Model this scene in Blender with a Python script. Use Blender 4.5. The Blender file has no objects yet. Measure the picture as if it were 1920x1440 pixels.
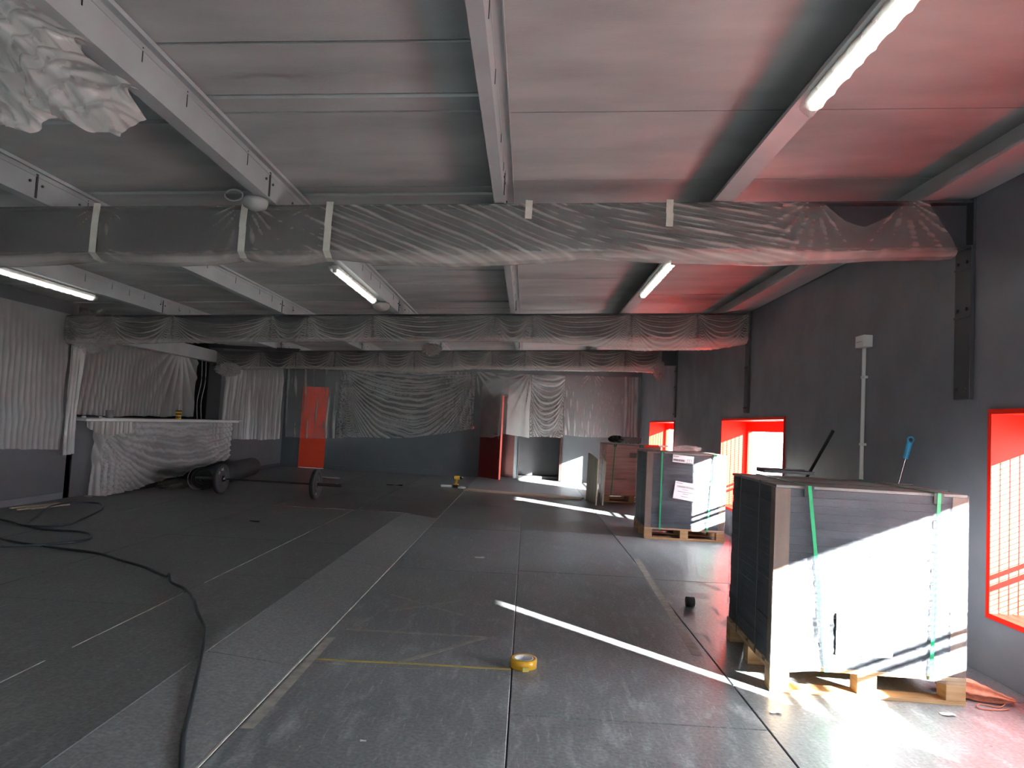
import bpy, math, random
import numpy as np
from mathutils import Vector, Matrix

# ------------------------------------------------------------------ camera, world, sun, exposure
scene = bpy.context.scene
C = scene.collection
FPX, HCAM = 1331.0, 1.27
cam_d = bpy.data.cameras.new('camera')
cam = bpy.data.objects.new('camera', cam_d)
C.objects.link(cam)
cam_d.sensor_width = 36.0
cam_d.lens = FPX / 1920.0 * 36.0
cam_d.clip_start = 0.05
_dy = np.array([(988 - 960) / FPX, (798 - 720) / FPX, 1.0]); _dy /= np.linalg.norm(_dy)
_a = math.radians(2.9)
_up = np.array([math.sin(_a), -math.cos(_a), 0.0]); _up -= _dy * (_up @ _dy); _up /= np.linalg.norm(_up)
_dx = np.cross(_dy, _up)
if _dx[0] < 0: _dx = -_dx
_R = np.stack([_dx, _dy, _up])
M = Matrix.Identity(4)
for i in range(3):
    M[i][0] = _R[i, 0]; M[i][1] = -_R[i, 1]; M[i][2] = -_R[i, 2]
M[2][3] = HCAM
cam.matrix_world = M
scene.camera = cam

world = bpy.data.worlds.new('sky'); scene.world = world
world.use_nodes = True
wn = world.node_tree.nodes; wl = world.node_tree.links
wn.clear()
w_out = wn.new('ShaderNodeOutputWorld'); w_bg = wn.new('ShaderNodeBackground'); w_sky = wn.new('ShaderNodeTexSky')
w_bg.inputs['Color'].default_value = (0.80, 0.89, 1.0, 1)   # even bright haze
w_bg.inputs['Strength'].default_value = 5.0
wn.remove(w_sky)
wl.new(w_bg.outputs[0], w_out.inputs['Surface'])

sun_d = bpy.data.lights.new('sun', 'SUN')
sun_d.energy = 24.0; sun_d.color = (1.0, 0.98, 0.95); sun_d.angle = math.radians(0.5)
sun = bpy.data.objects.new('sun', sun_d); C.objects.link(sun)
sun.rotation_euler = Vector((-1.0, 1.07, -0.425)).to_track_quat('-Z', 'Y').to_euler()
sun.location = (12, -8, 8)

vs = scene.view_settings
vs.view_transform = 'Standard'; vs.look = 'None'; vs.gamma = 1.0; vs.use_curve_mapping = False
vs.exposure = 3.0
scene.cycles.blur_glossy = 0.1
scene.cycles.max_bounces = 12
scene.cycles.diffuse_bounces = 6
scene.cycles.transparent_max_bounces = 24
scene.cycles.sample_clamp_indirect = 12

rnd = random.Random(7)

# ------------------------------------------------------------------ materials
def mat(name, c1, c2=None, scale=4.0, rough=0.6, metal=0.0, spec=0.5, bump=0.0, bscale=30.0, stretch=(1, 1, 1), detail=4.0, lo=0.35, hi=0.65, rvar=0.0):
    m = bpy.data.materials.new(name); m.use_nodes = True
    nt = m.node_tree; n = nt.nodes; l = nt.links
    b = n['Principled BSDF']
    b.inputs['Roughness'].default_value = rough; b.inputs['Metallic'].default_value = metal
    b.inputs['Specular IOR Level'].default_value = spec
    b.inputs['Base Color'].default_value = (*c1, 1)
    tc = n.new('ShaderNodeTexCoord'); mp = n.new('ShaderNodeMapping'); mp.inputs['Scale'].default_value = stretch
    l.new(tc.outputs['Object'], mp.inputs['Vector'])
    if c2 is None: c2 = tuple(x * 0.86 for x in c1)
    no = n.new('ShaderNodeTexNoise'); no.inputs['Scale'].default_value = scale; no.inputs['Detail'].default_value = detail
    l.new(mp.outputs[0], no.inputs['Vector'])
    r = n.new('ShaderNodeValToRGB'); r.color_ramp.elements[0].position = lo; r.color_ramp.elements[1].position = hi
    r.color_ramp.elements[0].color = (*c1, 1); r.color_ramp.elements[1].color = (*c2, 1)
    l.new(no.outputs['Fac'], r.inputs['Fac']); l.new(r.outputs[0], b.inputs['Base Color'])
    if rvar:
        mr = n.new('ShaderNodeMapRange'); mr.inputs['To Min'].default_value = rough - rvar; mr.inputs['To Max'].default_value = rough + rvar
        l.new(no.outputs['Fac'], mr.inputs['Value']); l.new(mr.outputs[0], b.inputs['Roughness'])
    if bump:
        n2 = n.new('ShaderNodeTexNoise'); n2.inputs['Scale'].default_value = bscale; n2.inputs['Detail'].default_value = 3
        l.new(mp.outputs[0], n2.inputs['Vector'])
        bp = n.new('ShaderNodeBump'); bp.inputs['Strength'].default_value = bump; bp.inputs['Distance'].default_value = 0.01
        l.new(n2.outputs['Fac'], bp.inputs['Height']); l.new(bp.outputs[0], b.inputs['Normal'])
    return m

def plastic(name, fac, col, rough=0.22, bump=0.25, bscale=14.0, stretch=(1, 1, 1), trans=0.35, fvar=0.04, gath=0.30, spec=0.7):
    """clear polythene film: partly see-through, partly milky, glossy"""
    m = bpy.data.materials.new(name); m.use_nodes = True
    nt = m.node_tree; n = nt.nodes; l = nt.links
    b = n['Principled BSDF']; out = n['Material Output']
    b.inputs['Base Color'].default_value = (*col, 1); b.inputs['Roughness'].default_value = rough
    b.inputs['Specular IOR Level'].default_value = spec
    tl = n.new('ShaderNodeBsdfTranslucent'); tl.inputs['Color'].default_value = (*col, 1)
    mx0 = n.new('ShaderNodeMixShader'); mx0.inputs[0].default_value = trans
    l.new(b.outputs[0], mx0.inputs[1]); l.new(tl.outputs[0], mx0.inputs[2])
    tr = n.new('ShaderNodeBsdfTransparent'); mx = n.new('ShaderNodeMixShader')
    l.new(tr.outputs[0], mx.inputs[1]); l.new(mx0.outputs[0], mx.inputs[2]); l.new(mx.outputs[0], out.inputs['Surface'])
    tc = n.new('ShaderNodeTexCoord'); mp = n.new('ShaderNodeMapping'); mp.inputs['Scale'].default_value = stretch
    l.new(tc.outputs['Object'], mp.inputs['Vector'])
    no = n.new('ShaderNodeTexNoise'); no.inputs['Scale'].default_value = 3.0; no.inputs['Detail'].default_value = 5
    l.new(mp.outputs[0], no.inputs['Vector'])
    mr = n.new('ShaderNodeMapRange'); mr.inputs['From Min'].default_value = 0.3; mr.inputs['From Max'].default_value = 0.7
    mr.inputs['To Min'].default_value = max(0, fac - fvar); mr.inputs['To Max'].default_value = min(1, fac + fvar)
    l.new(no.outputs['Fac'], mr.inputs['Value'])
    at = n.new('ShaderNodeAttribute'); at.attribute_name = 'gather'
    ma = n.new('ShaderNodeMath'); ma.operation = 'MULTIPLY_ADD'; ma.use_clamp = True; ma.inputs[1].default_value = gath
    l.new(at.outputs['Fac'], ma.inputs[0]); l.new(mr.outputs[0], ma.inputs[2]); l.new(ma.outputs[0], mx.inputs[0])
    if bump:
        n2 = n.new('ShaderNodeTexNoise'); n2.inputs['Scale'].default_value = bscale; n2.inputs['Detail'].default_value = 4
        l.new(mp.outputs[0], n2.inputs['Vector'])
        bp = n.new('ShaderNodeBump'); bp.inputs['Strength'].default_value = bump; bp.inputs['Distance'].default_value = 0.02
        l.new(n2.outputs['Fac'], bp.inputs['Height']); l.new(bp.outputs[0], b.inputs['Normal'])
    return m

def emit(name, col, s):
    m = bpy.data.materials.new(name); m.use_nodes = True
    b = m.node_tree.nodes['Principled BSDF']
    b.inputs['Base Color'].default_value = (*col, 1); b.inputs['Emission Color'].default_value = (*col, 1); b.inputs['Emission Strength'].default_value = s
    return m

def glass(name):
    m = bpy.data.materials.new(name); m.use_nodes = True
    nt = m.node_tree; n = nt.nodes; l = nt.links; n.clear()
    o = n.new('ShaderNodeOutputMaterial'); t = n.new('ShaderNodeBsdfTransparent'); g = n.new('ShaderNodeBsdfGlossy')
    g.inputs['Roughness'].default_value = 0.02; t.inputs['Color'].default_value = (0.95, 0.97, 0.96, 1)
    x = n.new('ShaderNodeMixShader'); x.inputs[0].default_value = 0.06
    l.new(t.outputs[0], x.inputs[1]); l.new(g.outputs[0], x.inputs[2]); l.new(x.outputs[0], o.inputs[0])
    return m

MT = {}
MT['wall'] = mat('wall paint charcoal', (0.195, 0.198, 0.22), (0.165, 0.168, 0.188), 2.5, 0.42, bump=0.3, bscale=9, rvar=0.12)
MT['wall_shade'] = mat('wall paint charcoal shaded', (0.115, 0.118, 0.124), (0.10, 0.102, 0.108), 2.5, 0.45, bump=0.2, bscale=9)  # the charcoal wall paint with shade put into its colour
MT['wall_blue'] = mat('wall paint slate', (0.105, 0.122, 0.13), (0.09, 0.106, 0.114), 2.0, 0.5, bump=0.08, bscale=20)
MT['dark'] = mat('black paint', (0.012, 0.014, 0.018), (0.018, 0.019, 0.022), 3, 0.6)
MT['ceil'] = mat('ceiling board paint', (0.43, 0.435, 0.42), (0.32, 0.33, 0.32), 1.6, 0.5, spec=0.4, bump=0.1, bscale=40, stretch=(0.8, 2.2, 1), detail=6, rvar=0.1)
MT['purlin'] = mat('painted purlin steel', (0.44, 0.46, 0.46), (0.38, 0.40, 0.40), 3, 0.4, bump=0.05, bscale=30)
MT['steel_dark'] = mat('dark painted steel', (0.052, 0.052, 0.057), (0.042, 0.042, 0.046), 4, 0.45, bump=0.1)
def floormat(name, base, light, tint, rough):
    m = bpy.data.materials.new(name); m.use_nodes = True
    nt = m.node_tree; n = nt.nodes; l = nt.links; b = n['Principled BSDF']
    tc = n.new('ShaderNodeTexCoord')
    def noise(scale, stretch, detail, rotz=0.0, dist=0.0):
        mp = n.new('ShaderNodeMapping'); mp.inputs['Scale'].default_value = stretch; mp.inputs['Rotation'].default_value = (0, 0, rotz)
        l.new(tc.outputs['Object'], mp.inputs['Vector'])
        t = n.new('ShaderNodeTexNoise'); t.inputs['Scale'].default_value = scale; t.inputs['Detail'].default_value = detail; t.inputs['Distortion'].default_value = dist
        l.new(mp.outputs[0], t.inputs['Vector']); return t.outputs['Fac']
    def ramp(f, p0, p1, c0, c1):
        r = n.new('ShaderNodeValToRGB'); e = r.color_ramp.elements; e[0].position = p0; e[1].position = p1; e[0].color = (*c0, 1); e[1].color = (*c1, 1)
        l.new(f, r.inputs['Fac']); return r.outputs['Color']
    def mix(kind, f, c1, c2):
        x = n.new('ShaderNodeMix'); x.data_type = 'RGBA'; x.blend_type = kind
        if isinstance(f, float): x.inputs['Factor'].default_value = f
        else: l.new(f, x.inputs['Factor'])
        l.new(c1, x.inputs['A']); l.new(c2, x.inputs['B']); return x.outputs['Result']
    big = ramp(noise(0.7, (1, 1, 1), 6), .35, .68, base, tint)
    scuff = ramp(noise(5.0, (2.6, .8, 1), 10, .5, .6), .50, .74, (0, 0, 0), (1, 1, 1))
    scr = ramp(noise(16.0, (5, .5, 1), 5, -.6, 1.0), .60, .72, (0, 0, 0), (.8, .8, .8))
    pale = n.new('ShaderNodeRGB'); pale.outputs[0].default_value = (*light, 1)
    c = mix('MIX', scuff, big, pale.outputs[0]); c = mix('MIX', scr, c, pale.outputs[0])
    fine = ramp(noise(60.0, (1, 1, 1), 3), .3, .7, (.72, .72, .72), (1.2, 1.2, 1.2))
    c = mix('MULTIPLY', 1.0, c, fine)
    l.new(c, b.inputs['Base Color'])
    mr = n.new('ShaderNodeMapRange'); mr.inputs['To Min'].default_value = rough - .12; mr.inputs['To Max'].default_value = rough + .14
    l.new(scuff, mr.inputs['Value']); l.new(mr.outputs[0], b.inputs['Roughness'])
    bp = n.new('ShaderNodeBump'); bp.inputs['Strength'].default_value = .25; bp.inputs['Distance'].default_value = .006
    l.new(noise(40.0, (1, 1, 1), 4), bp.inputs['Height']); l.new(bp.outputs[0], b.inputs['Normal'])
    return m
MT['floor'] = floormat('worn rubber floor', (0.165, 0.182, 0.192), (0.36, 0.38, 0.39), (0.235, 0.252, 0.255), .5)
MT['floor2'] = floormat('worn grey boards', (0.132, 0.142, 0.147), (0.285, 0.29, 0.285), (0.185, 0.19, 0.188), .52)
MT['ramp'] = floormat('worn ramp boards', (0.20, 0.212, 0.217), (0.32, 0.325, 0.32), (0.245, 0.252, 0.25), .5)
MT['seam'] = mat('pale edge strip', (0.55, 0.54, 0.47), (0.32, 0.32, 0.29), 12, 0.6)
MT['rededge'] = mat('broken red edge', (0.32, 0.16, 0.12), (0.42, 0.38, 0.33), 18, 0.8)
MT['red'] = mat('red gloss paint', (0.80, 0.018, 0.0045), (0.74, 0.0165, 0.004), 3, 0.5, spec=0.2)
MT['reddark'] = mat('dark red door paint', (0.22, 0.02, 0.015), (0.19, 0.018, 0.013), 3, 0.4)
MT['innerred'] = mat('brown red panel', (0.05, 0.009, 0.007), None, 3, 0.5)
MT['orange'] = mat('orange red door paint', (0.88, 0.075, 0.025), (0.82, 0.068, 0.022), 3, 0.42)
MT['film'] = plastic('polythene film', 0.50, (0.74, 0.72, 0.705), 0.24, 0.3, 14, gath=0.34)
MT['film_back'] = plastic('polythene film thin', 0.20, (0.76, 0.75, 0.73), 0.2, 0.25, 12, gath=0.32)
MT['film_beam'] = plastic('polythene film clear', 0.22, (0.68, 0.64, 0.59), 0.2, 0.2, 9, fvar=0.04, gath=0.42)
MT['film_milky'] = plastic('polythene film milky', 0.40, (0.66, 0.635, 0.60), 0.16, 0.25, 12, gath=0.38)
MT['wrap'] = plastic('stretch wrap', 0.13, (0.50, 0.54, 0.60), 0.12, 0.5, 8, stretch=(0.5, 0.5, 7), trans=0.15, fvar=0.10, spec=0.5)
MT['wrap_red'] = plastic('stretch wrap pinkish', 0.22, (0.75, 0.62, 0.58), 0.2, 0.4, 8, stretch=(0.5, 0.5, 7), trans=0.15, fvar=0.15)
MT['tape'] = mat('paper tape', (0.62, 0.60, 0.52), (0.50, 0.48, 0.41), 14, 0.6)
MT['rubber'] = mat('black rubber', (0.028, 0.028, 0.030), (0.04, 0.04, 0.042), 8, 0.6, bump=0.1, bscale=60)
MT['mats'] = mat('rubber tile', (0.022, 0.025, 0.031), (0.032, 0.036, 0.043), 9, 0.6, spec=0.2, bump=0.15, bscale=80)
MT['goodspink'] = mat('salmon goods', (0.78, 0.40, 0.32), (0.84, 0.48, 0.42), 3, 0.6, stretch=(1, 1, 3))  # salmon tone for the far pallet's stacked goods
MT['card'] = mat('brown cardboard', (0.17, 0.10, 0.06), (0.135, 0.08, 0.047), 5, 0.7, bump=0.15, bscale=20, stretch=(6, 6, 0.6))
MT['lid'] = mat('grey lid board', (0.22, 0.205, 0.185), (0.17, 0.16, 0.145), 4, 0.6)
MT['wood'] = mat('pallet pine', (0.52, 0.34, 0.17), (0.40, 0.24, 0.11), 3.5, 0.65, bump=0.15, bscale=24, stretch=(1, 1, 9), detail=6)
MT['woodx'] = mat('pallet pine lengthwise', (0.54, 0.36, 0.18), (0.40, 0.24, 0.11), 3.5, 0.65, bump=0.15, bscale=24, stretch=(0.7, 9, 9), detail=6)
MT['plank'] = mat('pale plank', (0.70, 0.56, 0.43), (0.62, 0.48, 0.35), 3, 0.6, stretch=(0.6, 9, 6), detail=6)
MT['boardgrey'] = mat('grey washed board', (0.40, 0.37, 0.29), (0.30, 0.27, 0.20), 3, 0.5, stretch=(6, 6, 0.7), detail=6)
MT['boardbrown'] = mat('orange brown board', (0.40, 0.19, 0.07), (0.32, 0.14, 0.05), 3, 0.45, stretch=(6, 6, 0.7), detail=6)
MT['strap'] = mat('green strap', (0.02, 0.32, 0.12), (0.03, 0.38, 0.16), 20, 0.35)
MT['pad_strapshade'] = mat('black pad and shaded green strap', (0.015, 0.022, 0.02), (0.02, 0.03, 0.026), 20, 0.4)  # black pads; also green side straps with their shade put into the colour
MT['paper'] = mat('white paper', (0.80, 0.80, 0.80), (0.76, 0.75, 0.76), 3, 0.6)
MT['ink'] = mat('dark print', (0.05, 0.045, 0.055), None, 3, 0.7)
MT['inkgrey'] = mat('faint print', (0.30, 0.27, 0.29), None, 3, 0.7)
MT['white'] = mat('white plastic', (0.72, 0.71, 0.68), (0.66, 0.65, 0.62), 6, 0.4)
MT['greyplastic'] = mat('grey plastic', (0.42, 0.41, 0.38), (0.36, 0.35, 0.33), 6, 0.5)
MT['chrome'] = mat('chrome', (0.65, 0.65, 0.66), None, 5, 0.22, 1.0)
MT['steel'] = mat('bar steel', (0.16, 0.16, 0.165), None, 5, 0.32, 0.9)
MT['yellow'] = mat('yellow tape', (0.75, 0.40, 0.03), (0.70, 0.36, 0.02), 6, 0.35)
MT['tapeline'] = mat('dull yellow tape', (0.62, 0.50, 0.10), (0.46, 0.39, 0.10), 14, 0.6)
MT['tapetrace'] = mat('tape residue', (0.42, 0.40, 0.35), (0.29, 0.285, 0.255), 16, 0.7)
MT['drill'] = mat('yellow drill plastic', (0.85, 0.50, 0.06), (0.80, 0.46, 0.05), 6, 0.4)
MT['blue'] = mat('sky blue plastic', (0.05, 0.40, 0.66), (0.045, 0.36, 0.60), 6, 0.35)
MT['cable'] = mat('black cable', (0.022, 0.032, 0.042), (0.028, 0.04, 0.052), 5, 0.28, spec=0.6)
MT['net'] = mat('orange net', (0.60, 0.24, 0.15), (0.50, 0.18, 0.11), 40, 0.7)
MT['mug'] = mat('grey ceramic', (0.24, 0.23, 0.22), (0.20, 0.19, 0.18), 6, 0.35)
MT['bin'] = mat('black bin plastic film', (0.015, 0.016, 0.018), (0.02, 0.02, 0.022), 8, 0.3)
MT['glass'] = glass('window glass')
MT['tube'] = emit('fluorescent tube', (0.95, 1.0, 0.97), 1.6)
MT['ground'] = mat('outside concrete', (0.28, 0.27, 0.255), (0.24, 0.235, 0.22), 0.6, 0.9)
MT['wire'] = mat('galvanised wire', (0.22, 0.22, 0.21), None, 4, 0.5, 0.4)
MT['roof'] = mat('roof sheet', (0.25, 0.25, 0.25), None, 3, 0.6)

# ------------------------------------------------------------------ mesh helpers
class MB:
    def __init__(s): s.v = []; s.f = []; s.sm = []
    def _add(s, vs, fs, smooth=False):
        o = len(s.v); s.v.extend([tuple(map(float, p)) for p in vs]); s.f.extend([tuple(i + o for i in f) for f in fs]); s.sm.extend([smooth] * len(fs)); return s
    def box(s, x0, x1, y0, y1, z0, z1, M=None):
        vs = [(x, y, z) for z in (z0, z1) for (x, y) in ((x0, y0), (x1, y0), (x1, y1), (x0, y1))]
        if M is not None: vs = [tuple(M @ Vector(p)) for p in vs]
        return s._add(vs, [(0, 3, 2, 1), (4, 5, 6, 7), (0, 1, 5, 4), (1, 2, 6, 5), (2, 3, 7, 6), (3, 0, 4, 7)])
    def hexa(s, b, t):
        return s._add(list(b) + list(t), [(0, 3, 2, 1), (4, 5, 6, 7), (0, 1, 5, 4), (1, 2, 6, 5), (2, 3, 7, 6), (3, 0, 4, 7)])
    def cyl(s, p0, p1, r0, r1=None, n=20, caps=True):
        r1 = r0 if r1 is None else r1
        p0 = Vector(p0); p1 = Vector(p1); d = (p1 - p0).normalized()
        a = d.orthogonal().normalized(); b = d.cross(a)
        vs = []
        for p, r in ((p0, r0), (p1, r1)):
            for i in range(n):
                t = 2 * math.pi * i / n; vs.append(tuple(p + (a * math.cos(t) + b * math.sin(t)) * r))
        s._add(vs, [(i, (i + 1) % n, n + (i + 1) % n, n + i) for i in range(n)], True)
        if caps:
            s._add(vs[:n], [tuple(range(n - 1, -1, -1))]); s._add(vs[n:], [tuple(range(n))])
        return s
    def lathe(s, prof, o=(0, 0, 0), axis='z', n=28):
        vs = []; m = len(prof)
        for i in range(n):
            t = 2 * math.pi * i / n
            for r, h in prof:
                a, b = r * math.cos(t), r * math.sin(t)
                p = (a, b, h) if axis == 'z' else ((h, a, b) if axis == 'x' else (a, h, b))
                vs.append((p[0] + o[0], p[1] + o[1], p[2] + o[2]))
        fs = []
        for i in range(n):
            j = (i + 1) % n
            for k in range(m - 1):
                fs.append((i * m + k, j * m + k, j * m + k + 1, i * m + k + 1))
        return s._add(vs, fs, True)
    def tube(s, pts, r, n=8, caps=True):
        pts = [Vector(p) for p in pts]; vs = []; m = len(pts); up = Vector((0, 0, 1))
        for i, p in enumerate(pts):
            d = (pts[min(i + 1, m - 1)] - pts[max(i - 1, 0)]).normalized()
            a = d.cross(up)
            if a.length < 1e-3: a = d.cross(Vector((1, 0, 0)))
            a.normalize(); b = a.cross(d)
            for k in range(n):
                t = 2 * math.pi * k / n; vs.append(tuple(p + (a * math.cos(t) + b * math.sin(t)) * r))
        fs = [(i * n + k, i * n + (k + 1) % n, (i + 1) * n + (k + 1) % n, (i + 1) * n + k) for i in range(m - 1) for k in range(n)]
        s._add(vs, fs, True)
        if caps: s._add(vs[:n], [tuple(range(n))]); s._add(vs[-n:], [tuple(range(n - 1, -1, -1))])
        return s
    def prism(s, poly, y0, y1, f=lambda a, b, y: (a, y, b), closed=True):
        n = len(poly); vs = [f(a, b, y0) for a, b in poly] + [f(a, b, y1) for a, b in poly]
        fs = [(i, (i + 1) % n, n + (i + 1) % n, n + i) for i in range(n if closed else n - 1)]
        if closed: fs += [tuple(range(n - 1, -1, -1)), tuple(range(n, 2 * n))]
        return s._add(vs, fs)
    def grid(s, P, smooth=True, wrap=False, G=None):
        n, m, _ = P.shape; o = len(s.v); s.G = None if G is None else G.reshape(-1)
        s.v.extend(map(tuple, P.reshape(-1, 3).tolist()))
        for i in range(n - 1 if not wrap else n):
            i2 = (i + 1) % n
            for j in range(m - 1):
                s.f.append((o + i * m + j, o + i2 * m + j, o + i2 * m + j + 1, o + i * m + j + 1)); s.sm.append(smooth)
        return s
    def build(s, name, m, parent=None, bevel=0.0, link=True):
        me = bpy.data.meshes.new(name); me.from_pydata(s.v, [], s.f); me.update()
        me.polygons.foreach_set('use_smooth', s.sm)
        me.materials.append(MT[m] if isinstance(m, str) else m)
        if getattr(s, 'G', None) is not None:
            me.attributes.new('gather', 'FLOAT', 'POINT').data.foreach_set('value', s.G.astype(np.float32))
        o = bpy.data.objects.new(name, me); C.objects.link(o)
        if parent is not None: o.parent = parent
        if bevel:
            b = o.modifiers.new('bevel', 'BEVEL'); b.width = bevel; b.segments = 2; b.limit_method = 'ANGLE'
        return o

def tag(o, label, cat, group=None):
    o['label'] = label; o['category'] = cat
    if group: o['group'] = group
    return o
def thing(name, label, cat, loc=(0, 0, 0), rz=0.0, group=None):
    o = bpy.data.objects.new(name, None); C.objects.link(o); o.location = loc; o.rotation_euler = (0, 0, rz)
    o.empty_display_size = 0.1
    return tag(o, label, cat, group)
def struct(o, label=None):
    o['kind'] = 'structure'
    if label: o['label'] = label
    return o
def sempty(name, label=None):
    o = bpy.data.objects.new(name, None); C.objects.link(o); o.empty_display_size = 0.1
    return struct(o, label)
def text(name, s, size, m, parent, M4, ext=0.0004, align='CENTER'):
    cu = bpy.data.curves.new(name, 'FONT'); cu.body = s; cu.size = size; cu.extrude = ext; cu.align_x = align; cu.align_y = 'CENTER'
    t = bpy.data.objects.new(name + '_tmp', cu); C.objects.link(t)
    dg = bpy.context.evaluated_depsgraph_get(); dg.update()
    me = bpy.data.meshes.new_from_object(t.evaluated_get(dg)); bpy.data.objects.remove(t)
    me.materials.clear(); me.materials.append(MT[m])
    o = bpy.data.objects.new(name, me); C.objects.link(o); o.parent = parent; o.matrix_local = M4
    return o
def smoothpts(pts, k=8):
    P = [Vector(p) for p in pts]; P = [P[0]] + P + [P[-1]]; out = []
    for i in range(1, len(P) - 2):
        a, b, c, d = P[i - 1:i + 3]
        for j in range(k):
            t = j / k
            out.append(0.5 * ((2 * b) + (c - a) * t + (2 * a - 5 * b + 4 * c - d) * t * t + (3 * b - a - 3 * c + d) * t ** 3))
    return out + [P[-2]]

# numpy noise
_rs = np.random.RandomState(11); _T = _rs.rand(256, 256)
def vn(x, y, s=0):
    x = np.asarray(x, float) + s * 17.13; y = np.asarray(y, float) + s * 7.71
    xi = np.floor(x).astype(int); yi = np.floor(y).astype(int); fx = x - xi; fy = y - yi
    fx = fx * fx * (3 - 2 * fx); fy = fy * fy * (3 - 2 * fy)
    g = lambda a, b: _T[a % 256, b % 256]
    return (g(xi, yi) * (1 - fx) + g(xi + 1, yi) * fx) * (1 - fy) + (g(xi, yi + 1) * (1 - fx) + g(xi + 1, yi + 1) * fx) * fy
def fbm(x, y, s=0, o=3):
    r = 0; a = 0.5
    for k in range(o): r = r + a * vn(x * 2 ** k, y * 2 ** k, s + k); a *= 0.5
    return r
def ridge(ph, p=3.0): return (0.5 + 0.5 * np.cos(2 * np.pi * ph)) ** p
def pleats(a, b, freq, warp=1.2, seed=0, amp=0.02, p=2.5, lean=0.0):
    ph = (a + lean * b) * freq + warp * fbm(a * 1.3, b * 0.6, seed)
    ph2 = (a - lean * 0.4 * b) * freq * 2.3 + warp * 1.5 * fbm(a * 2.1, b * 0.8, seed + 5)
    env = 0.25 + 0.75 * vn(a * 1.7, b * 0.9, seed + 9)
    return amp * env * (ridge(ph, p) + 0.5 * ridge(ph2, p + 1))
def fan(a, b, pins, seed=0, p=3.5):
    h = 0
    for i, (a0, b0, S, L, N) in enumerate(pins):
        th = np.arctan2(a - a0, np.maximum(b - b0, -0.02) + 0.03); r = np.hypot(a - a0, b - b0)
        h = h + S * np.exp(-r / L) * np.minimum(1, r / 0.12) * ridge(th * N / (2 * np.pi) * 1.6 + 0.45 * fbm(th * 2, r * 1.2, seed + i * 3), p)
    return h
def swag(a, b, a0, a1, sag, k, amp, B, seed=0, p=2.2):
    u = np.clip((a - a0) / (a1 - a0), 0, 1); c = sag * 4 * u * (1 - u) * (0.35 + 0.65 * b / B)
    w = np.sin(np.pi * u) ** 0.5
    return amp * w * ridge((b - c) * k + 0.7 * fbm(a * 1.2, b * 2, seed), p) * (0.35 + 0.65 * vn(a * 2, b * 3, seed + 4))

def drape(a, b, a0, a1, k, amp, seed=0, p=1.6, e=.10, q=.75):
    u = np.clip((a - a0) / (a1 - a0), 0, 1); c = (4 * u * (1 - u)) ** q
    ph = k * b / (e + (1 - e) * c) + 1.1 * fbm(a * 1.6, b * 2.2, seed) + .25 * fbm(a * 7, b * 5, seed + 3)
    env = (.2 + .8 * vn(a * 2.3, b * 5, seed + 4)) * np.clip(b / .05, 0, 1) * (.35 + .65 * np.sin(np.pi * u) ** .5)
    return np.where((a >= a0) & (a < a1), amp * env * (ridge(ph, p) + .5 * ridge(ph * 2.1 + .3, p)), 0)
def wallsheet(name, label, m, origin, ua, na, A0, A1, ztop, zbot, hfun, step=0.018, parent=None, edge=0.012, cat='plastic sheet'):
    """film hung against a wall: runs along ua (unit xy), stands off along na; ztop/zbot are functions of a"""
    n = max(8, int((A1 - A0) / step)); a = np.linspace(A0, A1, n)
    zt = np.array([ztop(x) for x in a]); zb = np.array([zbot(x) for x in a])
    zb = zb + edge * (2 * fbm(a * 9, a * 0, 3) - 1) + edge * 1.5 * (2 * vn(a * 2.2, a * 0, 8) - 1)
    mm = max(8, int((zt - zb).max() / step)); t = np.linspace(0, 1, mm)
    A = np.repeat(a[:, None], mm, 1); Z = zt[:, None] * (1 - t[None]) + zb[:, None] * t[None]
    Bd = zt[:, None] - Z
    sl = edge * 2 * (2 * fbm(Bd * 5, Bd * 0 + 3, 2) - 1)
    wgt = np.clip(np.abs((A - A0) / (A1 - A0) - 0.5) * 2, 0, 1) ** 12
    H = hfun(A, Bd)
    A2 = A + wgt * sl
    P = np.stack([origin[0] + ua[0] * A2 + na[0] * H, origin[1] + ua[1] * A2 + na[1] * H, Z], -1)
    o = MB().grid(P, G=gather(H, (A1 - A0) / n, float((zt - zb).mean()) / mm)).build(name, m, parent)
    if parent is None: tag(o, label, cat)
    return o

def gather(H, da, db):
    ga, gb = np.gradient(H); g = np.hypot(ga / da, gb / db)
    c = -(np.gradient(np.gradient(H, axis=0), axis=0) / da ** 2 + np.gradient(np.gradient(H, axis=1), axis=1) / db ** 2)
    return np.clip(0.9 * g + 0.022 * np.clip(c, 0, None), 0, 1) ** 1.3
# ------------------------------------------------------------------ the room
XR, XL, YB, YF = 2.66, -5.80, 16.80, -4.6
zc = lambda x: 2.815 + 0.052 * x
bt = lambda x: 2.640 + 0.052 * x
bb = lambda x: 2.350 + 0.052 * x

# outside ground
c = MB(); c.box(3.06, 80, -60, 80, -0.12, -0.02); c.box(-60, 3.06, -60, YF - .3, -0.12, -0.02)
struct(c.build('ground', 'ground'))
# unseen building added behind the camera to keep low sun off the glazing
struct(MB().box(-24, 16.3, -20, -14, -0.02, 6.5).build('wall_sun_block', 'ground'))

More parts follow.
